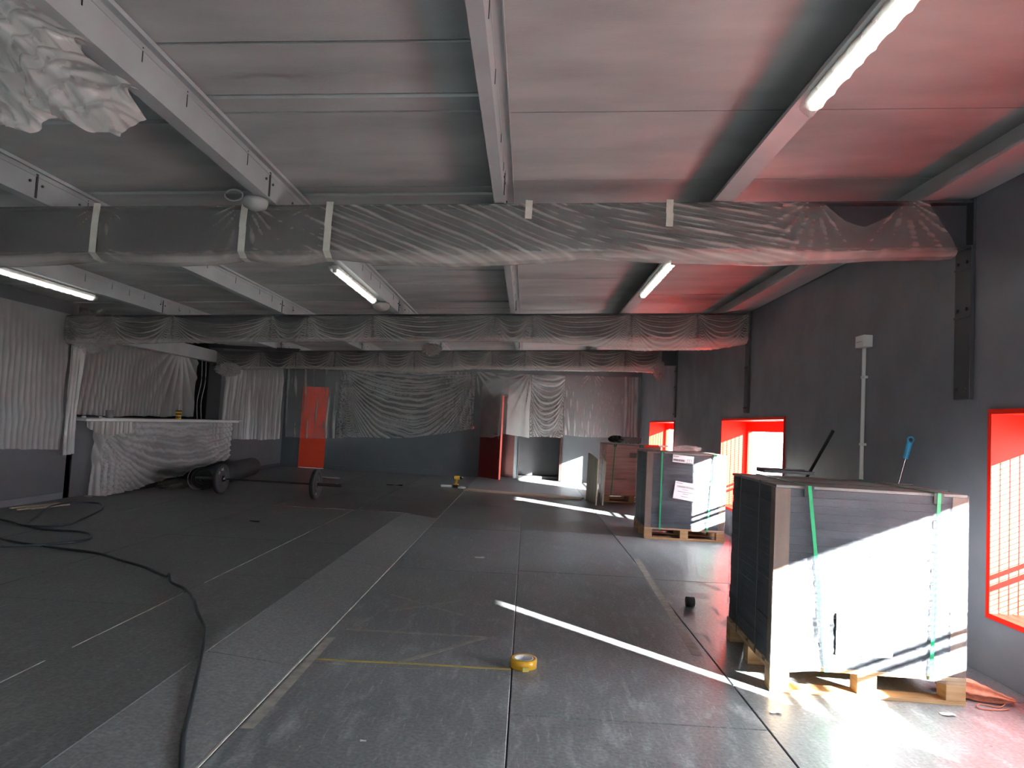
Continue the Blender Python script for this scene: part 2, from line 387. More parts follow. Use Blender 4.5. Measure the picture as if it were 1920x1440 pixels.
# floor slab with rubber/ply panels
floor = MB().box(-8.0, 3.06, YF - 0.3, 19.0, -0.2, -0.025).build('floor', 'floor2'); struct(floor)
xs = [-8.0, -5.8, -3.43, -2.27, -1.10, -0.015, 1.12, 2.66]
ys = {4: [YF, -1.2, 1.25, 3.70, 6.15, 8.6, 11.05, 13.5, 16.8], 5: [YF, 0.1, 3.2, 6.30, 8.75, 11.2, 13.6, 16.8], 6: [YF, 1.3, 3.74, 6.26, 8.7, 11.2, 13.7, 16.8]}
def panel(name, x0, x1, y0, y1, z0, z1, m, parent, g=0.003):
    c = MB(); ins = 0.003
    b = [(x0 + g, y0 + g, z0), (x1 - g, y0 + g, z0), (x1 - g, y1 - g, z0), (x0 + g, y1 - g, z0)]
    t1 = [(x0 + g, y0 + g, z1 - ins), (x1 - g, y0 + g, z1 - ins), (x1 - g, y1 - g, z1 - ins), (x0 + g, y1 - g, z1 - ins)]
    t2 = [(x0 + g + ins, y0 + g + ins, z1), (x1 - g - ins, y0 + g + ins, z1), (x1 - g - ins, y1 - g - ins, z1), (x0 + g + ins, y1 - g - ins, z1)]
    c._add(b + t1 + t2, [(0, 3, 2, 1), (8, 9, 10, 11)] + [(i, (i + 1) % 4, 4 + (i + 1) % 4, 4 + i) for i in range(4)] + [(4 + i, 4 + (i + 1) % 4, 8 + (i + 1) % 4, 8 + i) for i in range(4)])
    return c.build(name, m, parent)
for k in range(len(xs) - 1):
    yy = ys.get(k, [9.3, 11.6, 14.0, 16.8] if k < 4 else None)
    for j in range(len(yy) - 1):
        panel('floor_panel', xs[k], xs[k + 1], yy[j], yy[j + 1], -0.025, 0.0, 'floor' if k >= 4 else 'floor2', floor)
# back rooms' floor
panel('floor_panel', -8.0, 3.0, 16.8, 19.0, -0.025, -0.002, 'floor2', floor)
# raised overlay floor on the left with its ramp
plat = sempty('floor_platform', 'slightly raised grey board floor on the left with a ramp edge')
px = [-5.80, -4.54, -3.38, -2.20, -1.55]
for k in range(4):
    yy = [YF, -1.0, 1.9, 4.36 if k in (1, 2) else 5.3, 6.8, 9.3]
    for j in range(len(yy) - 1):
        panel('platform_board', px[k], px[k + 1], yy[j], yy[j + 1], 0.0, 0.055, 'floor2', plat, 0.002)
for y0, y1 in ((YF, -1.5), (-1.5, 1.2), (1.2, 3.62), (3.62, 6.1), (6.1, 9.3)):
    MB().hexa([(-1.55, y0 + .002, 0), (-1.10, y0 + .002, 0), (-1.10, y1 - .002, 0), (-1.55, y1 - .002, 0)],
              [(-1.55, y0 + .002, 0.053), (-1.10, y0 + .002, 0.006), (-1.10, y1 - .002, 0.006), (-1.55, y1 - .002, 0.053)]).build('ramp_board', 'ramp', plat)
# pale strips along joints
MB().box(-1.105, -1.097, -3.0, 9.3, 0.003, 0.0085).build('joint_strip', 'seam', plat)
for y0, y1 in ((2.0, 2.62), (2.75, 3.35), (3.55, 4.7), (5.0, 7.4), (8.0, 9.28)):
    MB().box(-2.204, -2.198, y0, y1, 0.05, 0.0565).build('joint_strip', 'seam', plat)
# ragged red far edge
c = MB()
for i in range(34):
    x = -3.3 + i * 0.054
    z = 0.056 if x < -1.55 else 0.056 - (x + 1.55) * 0.105
    c.box(x, x + 0.058, 9.285 + rnd.uniform(-.004, .004), 9.315 + rnd.uniform(-.012, .02), 0.0, z + rnd.uniform(0.0, 0.006))
c.build('broken_edge', 'rededge', plat)
MB().box(-1.112, -1.098, 9.33, 13.7, -0.001, 0.004).build('joint_strip', 'seam', floor)

# right wall with window openings
WIN = [(-3.9, -1.5), (1.58, 4.13), (7.40, 9.75), (12.90, 15.42)]  # first window is unseen, added behind the camera for fill daylight
ZS, ZT, XW = 0.34, 1.485, 3.06
c = MB(); y = YF - 0.3
for a, b in WIN:
    c.box(XR, XW, y, a, -0.1, 3.1); c.box(XR, XW, a, b, -0.1, ZS); c.box(XR, XW, a, b, ZT, 3.1); y = b
c.box(XR, XW, y, 19.0, -0.1, 3.1)
struct(c.build('wall_right', 'wall'))
def window(i, a, b):
    w = sempty('window_%d' % i)
    t = 0.012; l = 0.012
    MB().box(XR - l, 2.99, b - t, b, ZS, ZT).build('reveal_panel', 'red', w)
    MB().box(XR - l, 2.99, a, a + t, ZS, ZT).build('reveal_panel', 'red', w)
    MB().box(XR - l, 2.99, a + t, b - t, ZT - t, ZT).build('reveal_panel', 'red', w)
    MB().box(XR - l, 2.99, a + t, b - t, ZS, ZS + t).build('window_sill', 'red', w)
    c = MB()  # thin face trim
    e = 0.016
    c.box(XR - l - .002, XR, a - e, a, ZS - e, ZT + e); c.box(XR - l - .002, XR, b, b + e, ZS - e, ZT + e)
    c.box(XR - l - .002, XR, a, b, ZT, ZT + e); c.box(XR - l - .002, XR, a, b, ZS - e, ZS)
    c.build('edge_trim', 'red', w)
    f = MB(); fn, fo, ft, fb = 0.10, 0.07, 0.14, 0.06
    f.box(2.99, 3.05, a, a + fn, ZS, ZT); f.box(2.99, 3.05, b - fo, b, ZS, ZT); f.box(2.99, 3.05, a + fn, b - fo, ZT - ft, ZT); f.box(2.99, 3.05, a + fn, b - fo, ZS, ZS + fb)
    f.build('window_frame', 'red', w)
    f = MB(); m = 0.68
    f.box(3.0, 3.045, a + fn, b - fo, m - 0.045, m - 0.030); f.box(3.0, 3.045, a + fn, b - fo, m + 0.02, m + 0.03)
    f.build('glazing_bar', 'wire', w)
    MB().box(3.018, 3.024, a + fn, b - fo, ZS + fb, ZT - ft).build('pane', 'glass', w)
    g = MB(); yy = a + 0.02
    while yy < b:
        g.box(3.10, 3.104, yy, yy + 0.004, ZS - 0.02, ZT + 0.02); yy += 0.058
    z = ZS
    while z < ZT:
        g.box(3.104, 3.107, a, b, z, z + 0.003); z += 0.030
    g.build('mesh_grille', 'wire', w)
for i, (a, b) in enumerate(WIN): window(i + 1, a, b)

# back wall with three openings
c = MB()
D1, D2, D3 = (-5.38, -4.74), (-1.08, -0.27), (-0.15, 0.85)
DT = 1.94
c.box(XL - 2.2, D1[0], YB, YB + .14, -0.1, 3.1); c.box(D1[1], D2[0], YB, YB + .14, -0.1, 3.1); c.box(D2[1], D3[0], YB, YB + .14, -0.1, 3.1); c.box(D3[1], XR, YB, YB + .14, -0.1, 3.1)
for d in (D1, D2, D3): c.box(d[0], d[1], YB, YB + .14, DT, 3.1)
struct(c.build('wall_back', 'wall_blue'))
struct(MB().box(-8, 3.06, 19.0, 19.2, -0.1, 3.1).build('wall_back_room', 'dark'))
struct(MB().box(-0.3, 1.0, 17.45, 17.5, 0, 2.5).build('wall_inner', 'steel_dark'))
struct(MB().box(-0.15, 0.85, 17.2, 17.44, 0.0, 0.07).build('trim_threshold', 'steel_dark'))
# baseboards
struct(MB().box(D1[1] + .06, D2[0] - .06, YB - 0.018, YB, 0, 0.10).build('baseboard_back', 'wall_blue'))
struct(MB().box(XL, XL + 0.025, YF, 8.85, 0.055, 0.135).build('baseboard_left', 'wall'))
struct(MB().box(XL, XL + 0.02, 13.7, YB, 0.0, 0.09).build('baseboard_left_far', 'steel_dark'))

# left wall: near length, far length, open bar between
struct(MB().box(XL - 0.25, XL, YF - .3, 8.90, -0.1, 2.9).build('wall_left', 'wall_shade'))
struct(MB().box(XL - 0.25, XL, 13.25, YB, -0.1, 2.9).build('wall_left_far', 'wall_shade'))
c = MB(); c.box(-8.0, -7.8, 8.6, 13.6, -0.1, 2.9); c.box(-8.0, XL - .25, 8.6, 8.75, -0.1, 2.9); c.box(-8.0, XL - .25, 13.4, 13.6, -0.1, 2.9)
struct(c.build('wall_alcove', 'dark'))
# unseen glazed shopfront added behind the camera for fill daylight
SF = (-2.4, 1.7, 2.1)
c = MB(); c.box(XL - 2.3, SF[0], YF - .3, YF, -0.1, 3.1); c.box(SF[1], XR + .4, YF - .3, YF, -0.1, 3.1); c.box(SF[0], SF[1], YF - .3, YF, SF[2], 3.1)
struct(c.build('wall_front', 'wall'))
w = sempty('window_5')
for k in range(3):
    x = SF[0] + (SF[1] - SF[0]) * k / 2; MB().box(x - .03, x + .03, YF - .2, YF - .12, 0, SF[2]).build('mullion', 'steel_dark', w)
    if k < 2: MB().box(x + .03, SF[0] + (SF[1] - SF[0]) * (k + 1) / 2 - .03, YF - .165, YF - .159, .02, SF[2] - .02).build('pane', 'glass', w)

# ceiling: boards between purlins, roof sheet above
ceil = sempty('ceiling')
PW = [-5.90, -4.50, -3.04, -1.62, -0.21, 1.19, 2.66]
def slab(name, x0, x1, y0, y1, dz, th, m, parent, tilt=0.0):
    b = [(x0, y0, zc(x0) + dz), (x1, y0, zc(x1) + dz), (x1, y1, zc(x1) + dz + tilt), (x0, y1, zc(x0) + dz + tilt)]
    return MB().hexa(b, [(p[0], p[1], p[2] + th) for p in b]).build(name, m, parent)
slab('roof_sheet', -8.2, 3.3, YF - .4, 19.3, 0.045, 0.06, 'roof', ceil)
for k in range(len(PW) - 1):
    y = YF
    r2 = random.Random(40 + k)
    if k >= 4: seams = [YF, -2.6, -0.6, 1.42, 3.42, 4.40, 5.4, 6.4, 7.39, 8.34, 9.43, 10.4, 11.4, 12.4, 13.4, 14.6, 15.7, YB]
    elif k == 3: seams = [YF, -2, 0.4, 1.9, 2.76, 3.03, 3.24, 3.40, 4.50, 4.58, 4.66, 4.95, 6.75, 6.86, 7.0, 7.2, 7.65, 8.72, 8.8, 8.9, 9.3, 10.2, 11.4, 12.4, 13.4, 14.6, 15.7, YB]
    else:
        seams = [YF, -2, 0.2, 1.7, 2.6, 3.35, 3.5, 4.5, 4.6, 4.9, 5.9, 6.2, 7.0, 7.6, 7.7, 8.6, 8.75, 9.3, 10.4, 11.4, 12.4, 13.4, 14.6, 15.7, YB]
    for j in range(len(seams) - 1):
        a, b = seams[j], seams[j + 1]
        small = (b - a) < 0.5
        slab('ceiling_board', PW[k], PW[k + 1], a + (.005 if k >= 4 else .009), b - (.005 if k >= 4 else .009), r2.uniform(0, 0.003) + (0.012 if small and j % 2 else 0.0), 0.03, 'ceil', ceil, r2.uniform(-0.001, 0.001))

# ------------------------------------------------------------------ roof steel
plabel = ['grey roof purlin nearest the left wall', 'grey roof purlin second from the left wall', 'grey roof purlin above the left of the room with cable clips',
          'thin grey roof purlin running down the middle of the ceiling', 'dark roof purlin with the long light strip on the right', 'grey eaves purlin along the right wall']
for k, x in enumerate([-4.50, -3.04, -1.62, -0.21, 1.19, 2.45]):
    zb_ = bt(x); zt_ = zc(x); fw = 0.075 if k < 4 else 0.115; t = 0.004
    if k == 3: fw = 0.06
    root = thing('roof_purlin', plabel[k], 'purlin', (x, 0, zb_))
    h = zt_ - zb_ - 0.003; g = 0.045
    poly = [(-fw, 0.018), (-fw, 0), (0, 0), (0, h - t), (g, h - t), (g, h - .02), (g + t, h - .02), (g + t, h), (-t, h), (-t, t), (-fw + t, t), (-fw + t, 0.018)]
    MB().prism(poly, YF, YB - .01).build('web', 'purlin', root)
    if k == 5:
        MB().box(0.0, XR - x - .003, YF, YB - .01, 0.03, 0.05).build('soffit_strip', 'purlin', root)
    else:
        # lip line and cable clips on the visible side
        MB().box(0.0005, 0.006, YF, YB - .02, h - 0.036, h - 0.030).build('lip', 'purlin', root)
        yy = 1.9
        while yy < 12.5:
            if abs((yy - 4.35)) > .12:
                MB().box(0.0005, 0.0035, yy, yy + 0.004, h - 0.075 - rnd.uniform(0, .03), h - 0.02).build('clip', 'steel_dark', root)
            yy += rnd.uniform(0.28, 0.75)
        for yb in (4.37, 8.69, 12.87):
            MB().box(0.0005, 0.007, yb - 0.22, yb - 0.205, 0.006, h - .02).build('splice_plate', 'steel_dark', root)
            for dy in (-.27, -.16, .2):
                MB().cyl((0, yb + dy, h * .55), (0.008, yb + dy, h * .55), 0.008, n=8).build('bolt', 'steel_dark', root)
YBM = [4.37, 8.69, 12.87]
blabel = ['dark steel roof beam nearest the camera under clear film', 'dark steel roof beam second from the camera under draped film', 'dark steel roof beam farthest from the camera under draped film']
for k, yb in enumerate(YBM):
    root = thing('roof_beam', blabel[k], 'beam', (0, yb, 0))
    x0, x1 = XL, XR
    def bar(nm, y0, y1, o0, o1):
        MB().hexa([(x0, y0, bb(x0) + o0), (x1, y0, bb(x1) + o0), (x1, y1, bb(x1) + o0), (x0, y1, bb(x0) + o0)],
                  [(x0, y0, bb(x0) + o1), (x1, y0, bb(x1) + o1), (x1, y1, bb(x1) + o1), (x0, y1, bb(x0) + o1)]).build(nm, 'steel_dark', root)
    bar('bottom_flange', -.07, .07, 0.0, 0.014); bar('web', -.005, .005, 0.014, 0.276); bar('top_flange', -.07, .07, 0.276, 0.288)
    MB().box(x1 - .02, x1 - .003, -.075, .075, bb(x1) - .02, bt(x1) + .01).build('end_plate', 'steel_dark', root)
    # plate down the right wall below the beam
slabel = ['dark steel strap plate on the right wall at the nearest beam', 'dark steel strap plate on the right wall at the second beam', 'dark steel strap plate on the right wall above the far window']
for k, (a, b, z0) in enumerate([(4.30, 4.46, 1.565), (8.60, 8.74, 1.56), (12.80, 12.93, 1.55)]):
    root = thing('wall_strap', slabel[k], 'steel strap', (XR, a, z0))
    MB().box(-0.028, -0.001, 0, b - a, 0, 0.93).build('plate', 'steel_dark', root, 0.003)
    for zz in (0.06, 0.55, 0.84):
        for yy in (0.035, b - a - 0.035):
            MB().cyl((-0.028, yy, zz), (-0.042, yy, zz), 0.011, n=6).build('bolt', 'steel_dark', root)
    for zz in (0.50, 0.80):
        MB().box(-0.034, -0.028, 0, b - a, zz, zz + .012).build('rib', 'steel_dark', root)

# ------------------------------------------------------------------ film wrapped round the beams
def interp(x, pts):
    return np.interp(x, [p[0] for p in pts], [p[1] for p in pts])
def beamwrap(name, label, yb, X0, X1, topdip, sag, hf, m='film_beam', step=0.014, x_end=None):
    n = int((X1 - X0) / step); x = np.linspace(X0, X1, n)
    dip = topdip(x); sg = sag(x)
    nb = 110; w = np.linspace(0, 1, nb)
    P = np.zeros((n, nb, 3))
    h = 0.30
    # profile knots in (y, d) where d is depth below the beam top
    for i in range(n):
        d0 = dip[i]; s = sg[i]
        ky = [-0.088, -0.094, -0.098, -0.092, -0.05, 0.0, 0.05, 0.085, 0.092, 0.09]
        kd = [d0, d0 + (h - d0) * .4, d0 + (h - d0) * .8, h + s * .35, h + s * .85, h + s, h + s * .9, h + s * .3, h * .6, 0.08]
        kw = [0, .24, .46, .60, .68, .74, .80, .86, .93, 1]
        yy = np.interp(w, kw, ky); dd = np.interp(w, kw, kd)
        P[i, :, 0] = x[i]; P[i, :, 1] = yb + yy; P[i, :, 2] = bt(x[i]) + 0.004 - dd
    D = bt(x)[:, None] - P[:, :, 2]
    Xg = P[:, :, 0]
    H = hf(Xg, D)
    wf = np.clip(1 - (w - .5) / .1, 0, 1)[None]; wb_ = np.clip((w - .55) / .08, 0, 1)[None] * np.clip((.85 - w) / .08, 0, 1)[None]
    P[:, :, 1] -= H * wf; P[:, :, 2] -= H * wb_ * 0.25
    if x_end is not None: P[:, :, 0] = x_end(P[:, :, 0], D)
    o = MB().grid(P, G=np.clip(gather(H, (X1 - X0) / n, .011) + wb_ * 0.75, 0, 1.3)).build(name, m); tag(o, label, 'plastic sheet'); return o

def top1(x):
    d = 0.012 + 0.01 * vn(x * 4, x * 0, 2)
    d = d + interp(x, [(-6, 0), (1.66, 0), (1.74, 0.02), (1.86, 0.12), (1.98, 0.155), (2.10, 0.10), (2.20, 0.02), (2.26, 0.0), (3, 0)])
    return d
def sag1(x):
    pins = [-5.8, -4.4, -2.72, -1.80, -1.28, 0.35, 2.52]
    s = np.zeros_like(x) + 0.02
    for a, b in zip(pins[:-1], pins[1:]):
        u = np.clip((x - a) / (b - a), 0, 1); s = s + (0.045 if b < 0 else 0.055) * 4 * u * (1 - u)
    return s + 0.012 * vn(x * 3, x * 0, 5)
def fold1(x, d):
    left = np.clip((-1.2 - x) / .3, 0, 1); right = np.clip((x - 0.0) / .6, 0, 1); r2_ = right * np.clip((1.75 - x) / .3, 0.15, 1); mid = (1 - left) * (1 - right)
    h = fan(x, d, [(-2.70, 0.01, .006, .5, 13), (-1.80, 0.01, .010, .4, 15), (-1.30, 0.0, .008, .5, 15), (-1.30, 0.32, .006, .5, 13), (-1.8, .3, .006, .4, 11), (-2.7, .3, .006, .4, 11)], 2, 2.2) * left
    h = h + mid * 0.012 * ridge((d - (x + 1.3) * 0.42) * 11 + 1.0 * fbm(x * 1.2, d * 2, 6), 9)
    h = h + mid * .004 * ridge((d - (x + 1.3) * 0.40) * 27 + 1.0 * fbm(x * 1.2, d * 2, 4), 3)
    h = h + r2_ * 0.014 * ridge((d - (x - 0.0) * 0.14) * 14 + .9 * fbm(x * .6, d * 2, 7), 2.5) + r2_ * .006 * ridge((d - x * .20) * 31 + .9 * fbm(x * .6, d * 2, 8), 2)
    h = h + fan(x, d, [(2.22, 0.0, .016, .3, 14), (1.68, .02, .014, .35, 12), (2.5, .30, .018, .25, 13)], 5)
    return h + 0.006 * fbm(x * 5, d * 7, 9)
def end1(x, d):
    return np.where(x > 2.1, x + (x - 2.1) / 0.25 * (np.clip(d, 0, .36) * 0.62 - 0.02) , x)
b1 = beamwrap('beam_film', 'clear plastic film taped round the nearest roof beam', 4.37, XL + .01, 2.36, top1, sag1, fold1, x_end=end1)
for x0, l in ((-2.72, 1), (-1.80, 1), (-1.275, 1), (-0.055, .38), (0.80, .55)):
    xw = 0.042
    c = MB(); z1 = bt(x0) + .004; L = 0.31 * l; yf = 4.37 - 0.122
    pts = [(yf + .012, z1), (yf, z1 - L * .5), (yf - .002, z1 - L)]
    if l == 1: pts += [(yf + .05, z1 - L - .03), (yf + .13, z1 - L - .035)]
    for (ya, za), (yb_, zb_) in zip(pts[:-1], pts[1:]):
        j = rnd.uniform(-.004, .004)
        c._add([(x0 - xw / 2, ya, za), (x0 + xw / 2, ya, za), (x0 + xw / 2 + j, yb_, zb_), (x0 - xw / 2 + j, yb_, zb_), (x0 - xw / 2, ya + .002, za), (x0 + xw / 2, ya + .002, za), (x0 + xw / 2 + j, yb_ + .002, zb_), (x0 - xw / 2 + j, yb_ + .002, zb_)],
               [(0, 1, 2, 3), (7, 6, 5, 4), (0, 4, 5, 1), (1, 5, 6, 2), (2, 6, 7, 3), (3, 7, 4, 0)])
    c.build('tape_strip', 'tape', b1)

def pinned(pins, dip, sg, seed):
    def top(x):
        d = 0.0 * x + 0.008
        for a, b in zip(pins[:-1], pins[1:]):
            u = np.clip((x - a) / (b - a), 0, 1); d = d + dip(0.5 * (a + b)) * 4 * u * (1 - u)
        return d + 0.012 * vn(x * 5, x * 0, seed)
    def sag(x):
        return sg(x) + 0.015 * vn(x * 2.5, x * 0, seed + 2)
    def fold(x, d):
        h = 0
        for i, (a, b) in enumerate(zip(pins[:-1], pins[1:])):
            h = h + drape(x, d, a, b, 15, 0.028, seed + i)
        return h + 0.012 * fbm(x * 6, d * 8, seed + 6)
    return top, sag, fold
t2, s2, f2 = pinned([-5.75, -5.2, -4.42, -3.2, -2.75, -1.95, -0.45, 0.0, 1.2, 2.0, 2.62], lambda a: 0.10 if -4.42 < a < -2.9 else 0.025, lambda x: interp(x, [(-6, .05), (-3, .03), (-.4, .035), (0.2, .05), (1.4, .15), (2.2, .14), (2.7, .06)]), 21)
b2 = beamwrap('beam_film', 'draped plastic film over the second roof beam with a low pink belly', 8.69, XL + .02, 2.62, t2, s2, f2)
t3, s3, f3 = pinned([-5.72, -4.9, -4.25, -3.55, -2.75, -2.1, -1.4, -0.7, -0.1, 0.9, 1.7, 2.40], lambda a: 0.08 if a < -4.2 else 0.03, lambda x: interp(x, [(-6, .06), (-4.5, .02), (-3.2, .06), (-2, .10), (-1, .04), (2.1, .10), (2.4, .12)]), 33)
b3 = beamwrap('beam_film', 'pleated plastic film over the farthest roof beam', 12.87, XL + .1, 2.36, t3, s3, f3)

# ------------------------------------------------------------------ film hung on the walls
const = lambda v: (lambda a: v)
lin = lambda pts: (lambda a: float(np.interp(a, [p[0] for p in pts], [p[1] for p in pts])))
def h_left(a, b):
    cre = 0.012 * ridge((b - 1.30 - 0.03 * np.sin(a * 2)) / 3.0, 60)
    return 0.03 + pleats(a, b, 11, 1.8, 3, 0.020, 1.6, -0.05) * np.clip((b - .1) / .5, 0.1, 1) + cre + 0.01 * fbm(a * 8, b * 3, 2)
wallsheet('wall_film', 'grey plastic film hanging on the left wall beside the counter', 'film', (XL, 0), (0, 1), (1, 0), 2.0, 8.70, const(2.36), lin([(2, .72), (7.6, .72), (8.7, .69)]), h_left)
wallsheet('wall_film', 'narrow bunched strip of plastic film at the end of the left wall', 'film_milky', (XL, 0), (0, 1), (1, 0), 8.68, 8.92, const(2.22), const(0.62), lambda a, b: 0.06 + pleats(a, b, 14, 1, 5, 0.05, 1.5), 0.012)
def h_bar(a, b):
    return 0.02 + pleats(a, b, 9, 1.8, 8, 0.02, 1.8, .10) * np.clip(b / .5, .15, 1) * np.clip((12.0 - a) / 1.0, .1, 1) + fan(a - 12.15, b, [(0, 0, .06, .9, 13)], 4) + 0.01 * fbm(a * 5, b * 3, 4)
wallsheet('hanging_film', 'plastic film hanging behind the bar counter opening', 'film', (-6.12, 0), (0, 1), (1, 0), 9.2, 12.85, const(2.40), lin([(9.2, 1.10), (12.85, 1.11)]), h_bar)
def h_counter(a, b):
    h = drape(a, b, 9.5, 14.4, 7.0, .055, 12, 1.7, .15, .8) + 0.02 * ridge((a * .55 - b * .6) * 7 + 0.8 * fbm(a, b, 3), 2.5) * np.clip((11.2 - a) / .8, 0, 1) * np.clip((.55 - b) / .1, 0, 1)
    h = h + pleats(a, b, 7, 1.4, 13, .035, 2) * np.clip((b - .5) / .1, 0, 1) * np.clip((10.6 - a) / .6, 0, 1) + pleats(a, b, 6, 1, 15, .03) * np.clip((a - 12.6) / .6, 0, 1)
    return 0.05 + h + 0.008 * fbm(a * 7, b * 6, 5)
wallsheet('counter_film', 'plastic film draped down the front of the bar counter', 'film', (XL + .02, 0), (0, 1), (1, 0), 9.30, 13.62, const(1.028), lin([(9.3, .02), (9.75, .015), (10.4, .06), (11.1, .10), (12, .17), (13.62, .34)]), h_counter, 0.02, edge=.02)
wallsheet('counter_film', 'small pale double layer of film at the near end of the counter', 'film_milky', (XL + .12, 0), (0, 1), (1, 0), 9.02, 10.12, const(1.03), lin([(9.02, .96), (9.3, .86), (9.5, .83), (10.12, .90)]), lambda a, b: 0.02 + pleats(a, b, 9, 1.8, 17, .03, 2), 0.014, edge=.025)
wallsheet('wall_film', 'plastic film on the left wall beyond the counter', 'film', (XL, 0), (0, 1), (1, 0), 13.32, 16.45, const(2.36), lin([(13.3, .70), (16.45, .66)]), lambda a, b: 0.03 + pleats(a, b, 3.6, 1.5, 23, .05, 4) * np.clip(b / .4, .1, 1) + 0.008 * fbm(a * 5, b * 4, 5))
def h_b1(a, b):
    h = drape(a, b, -4.5, -1.22, 6.5, .085, 31, 1.7, .06, .9)
    h = h + pleats(a, b, 4.5, 1.6, 33, .032, 3) * np.clip((-4.0 - a) / .5, 0.0, 1) + pleats(a, b, 5, 1.2, 35, .05, 2.5, .25) * np.clip((a + 2.2) / .8, 0, 1)
    return 0.03 + h + 0.008 * fbm(a * 5, b * 4, 5)
wallsheet('wall_film', 'wide swagged plastic film across the back wall over the closed red door', 'film_back', (0, YB), (1, 0), (0, -1), -5.74, -1.27, const(2.46), lin([(-5.74, .72), (-4.5, .72), (-4.2, .78), (-3.2, .80), (-2.4, .90), (-1.27, 1.14)]), h_b1, 0.018)
def h_b2(a, b):
    base = interp(a, [(-1.40, .03), (-1.1, .06), (-.62, .66), (-.45, .66), (-.15, .30), (0.1, .05)])
    top = interp(a, [(-1.4, .02), (0.1, .02)])
    u = np.clip((b - .05) / .5, 0, 1) ; u = u * u * (3 - 2 * u)
    return top * (1 - u) + base * u + fan(a, b, [(-1.3, -.05, .05, .6, 12), (.05, -.05, .07, .7, 14)], 51) + 0.01 * fbm(a * 4, b * 3, 8)
wallsheet('wall_film', 'plastic film draped over the top of the open red door', 'film_back', (0, YB), (1, 0), (0, -1), -1.24, 0.06, const(2.48), lin([(-1.24, .95), (-.75, .96), (-.5, 1.06), (.06, .98)]), h_b2, 0.016)
def h_b3(a, b):
    return 0.03 + drape(a, b, -.02, 0.90, 7.0, .055, 61, 1.6, .12, .6) + pleats(a, b, 10, 1, 63, .03, 2) * np.clip((.2 - a) / .1, 0, 1)
wallsheet('wall_film', 'plastic film with scooped folds over the dark doorway', 'film_back', (0, YB), (1, 0), (0, -1), 0.07, 0.85, const(2.50), lin([(0.07, 1.0), (.5, 1.02), (.85, 1.03)]), h_b3, 0.016)
def h_b4(a, b):
    return 0.03 + fan(a, b, [(1.5, -.05, .012, 1.3, 13)], 71, 1.2) + pleats(a, b, 6, 1.8, 73, .034, 1.6, .25) * np.clip((b - .05) / .5, 0.1, 1) + 0.008 * fbm(a * 6, b * 5, 5)
wallsheet('wall_film', 'plastic film on the back wall right of the dark doorway', 'film_back', (0, YB), (1, 0), (0, -1), 0.86, 2.22, const(2.52), lin([(.86, 1.09), (1.5, 1.08), (2.2, 1.07)]), h_b4, 0.016)
wallsheet('wall_film', 'narrow strip of plastic film in the right corner of the back wall', 'film_back', (0, YB), (1, 0), (0, -1), 2.23, 2.62, const(2.54), lin([(2.2, .98), (2.62, .93)]), lambda a, b: .035 + pleats(a, b, 5, .8, 77, .05, 2), 0.014)

# crumpled film bundles
def bundle(name, label, loc, size, seed, m='film_milky', n=110, amp=0.35, cat='plastic sheet', parent=None):
    u = np.linspace(0, 2 * np.pi, n); v = np.linspace(0.02, np.pi - .02, n // 2)
    U, V = np.meshgrid(u[:-1], v, indexing='ij')
    X = np.cos(U) * np.sin(V); Y = np.sin(U) * np.sin(V); Z = np.cos(V)
    r = 0.62 + amp * (ridge(fbm(X * 1.6 + Z, Y * 1.6 - Z, seed) * 4.0, 1.5) - .3) + amp * .55 * (ridge(fbm(X * 3 + 2 * Z, Y * 3 - Z, seed + 7) * 5, 1.5) - .3)
    P = np.stack([loc[0] + X * r * size[0], loc[1] + Y * r * size[1], loc[2] + Z * r * size[2]], -1)
    o = MB().grid(P, wrap=True).build(name, m, parent)
    if parent is None: tag(o, label, cat)
    return o
# big torn sheet hanging from the purlin at top left
def torn():
    root = thing('torn_film', 'torn milky plastic film hanging in a bundle at the top left', 'plastic sheet', (-1.62, 2.25, 2.36))
    root.scale = (.83, .83, .83)
    for seed, A0, A1, pts_t, pts_b, off in ((3, -0.50, 0.0, [(-.50, .34), (0, .22)], [(-.50, .0), (-.36, -.08), (-.22, -.215), (-.13, -.225), (-.05, -.12), (0, -.06)], 0.02), (8, -0.16, 0.31, [(-.16, .24), (.0, .12), (.31, -.03)], [(-.16, -.10), (0.0, -.185), (.15, -.235), (.25, -.225), (.31, -.13)], -0.06), (15, -0.30, .12, [(-.30, .34), (.12, .13)], [(-.30, .02), (-.1, -.05), (.05, .0), (.12, .04)], -.11)):
        n, m = 190, 150; a = np.linspace(A0, A1, n); t = np.linspace(0, 1, m)
        zt = interp(a, pts_t); zb = interp(a, pts_b) + .012 * (2 * fbm(a * 20, a * 0, seed) - 1)
        A = np.repeat(a[:, None], m, 1); Z = zt[:, None] * (1 - t) + zb[:, None] * t
        W1 = fbm(A * 4, Z * 4, seed + 2); W2 = fbm(A * 6, Z * 6, seed + 4)
        F = 0.040 * ridge((A * .9 + Z * .8) * 6 + 2.4 * W1, 1.2) + .028 * ridge((A * .5 - Z) * 11 + 2.6 * W2, 1.3) + .004 * ridge((A + .6 * Z) * 22 + 3 * W1, 1.4)
        Hh = off + 0.10 * (fbm(A * 4 + Z * 2, Z * 4, seed) - .5) + F - 0.12 * np.sin(np.pi * t)[None]
        Hh = Hh + .14 * (1 - np.sin(np.pi * np.clip((A - A0) / (A1 - A0), 0, 1)))
        A = A + .02 * (fbm(A * 7, Z * 9, seed + 5) - .5)
        MB().grid(np.stack([A, Hh, Z], -1), G=gather(F, (A1 - A0) / n, .35 / m)).build('film_layer', 'film_milky', root)
torn()
bundle('film_bundle', 'small crumpled ball of film round a fitting beyond the second beam', (-1.67, 11.9, 2.475), (.19, .19, .125), 5)
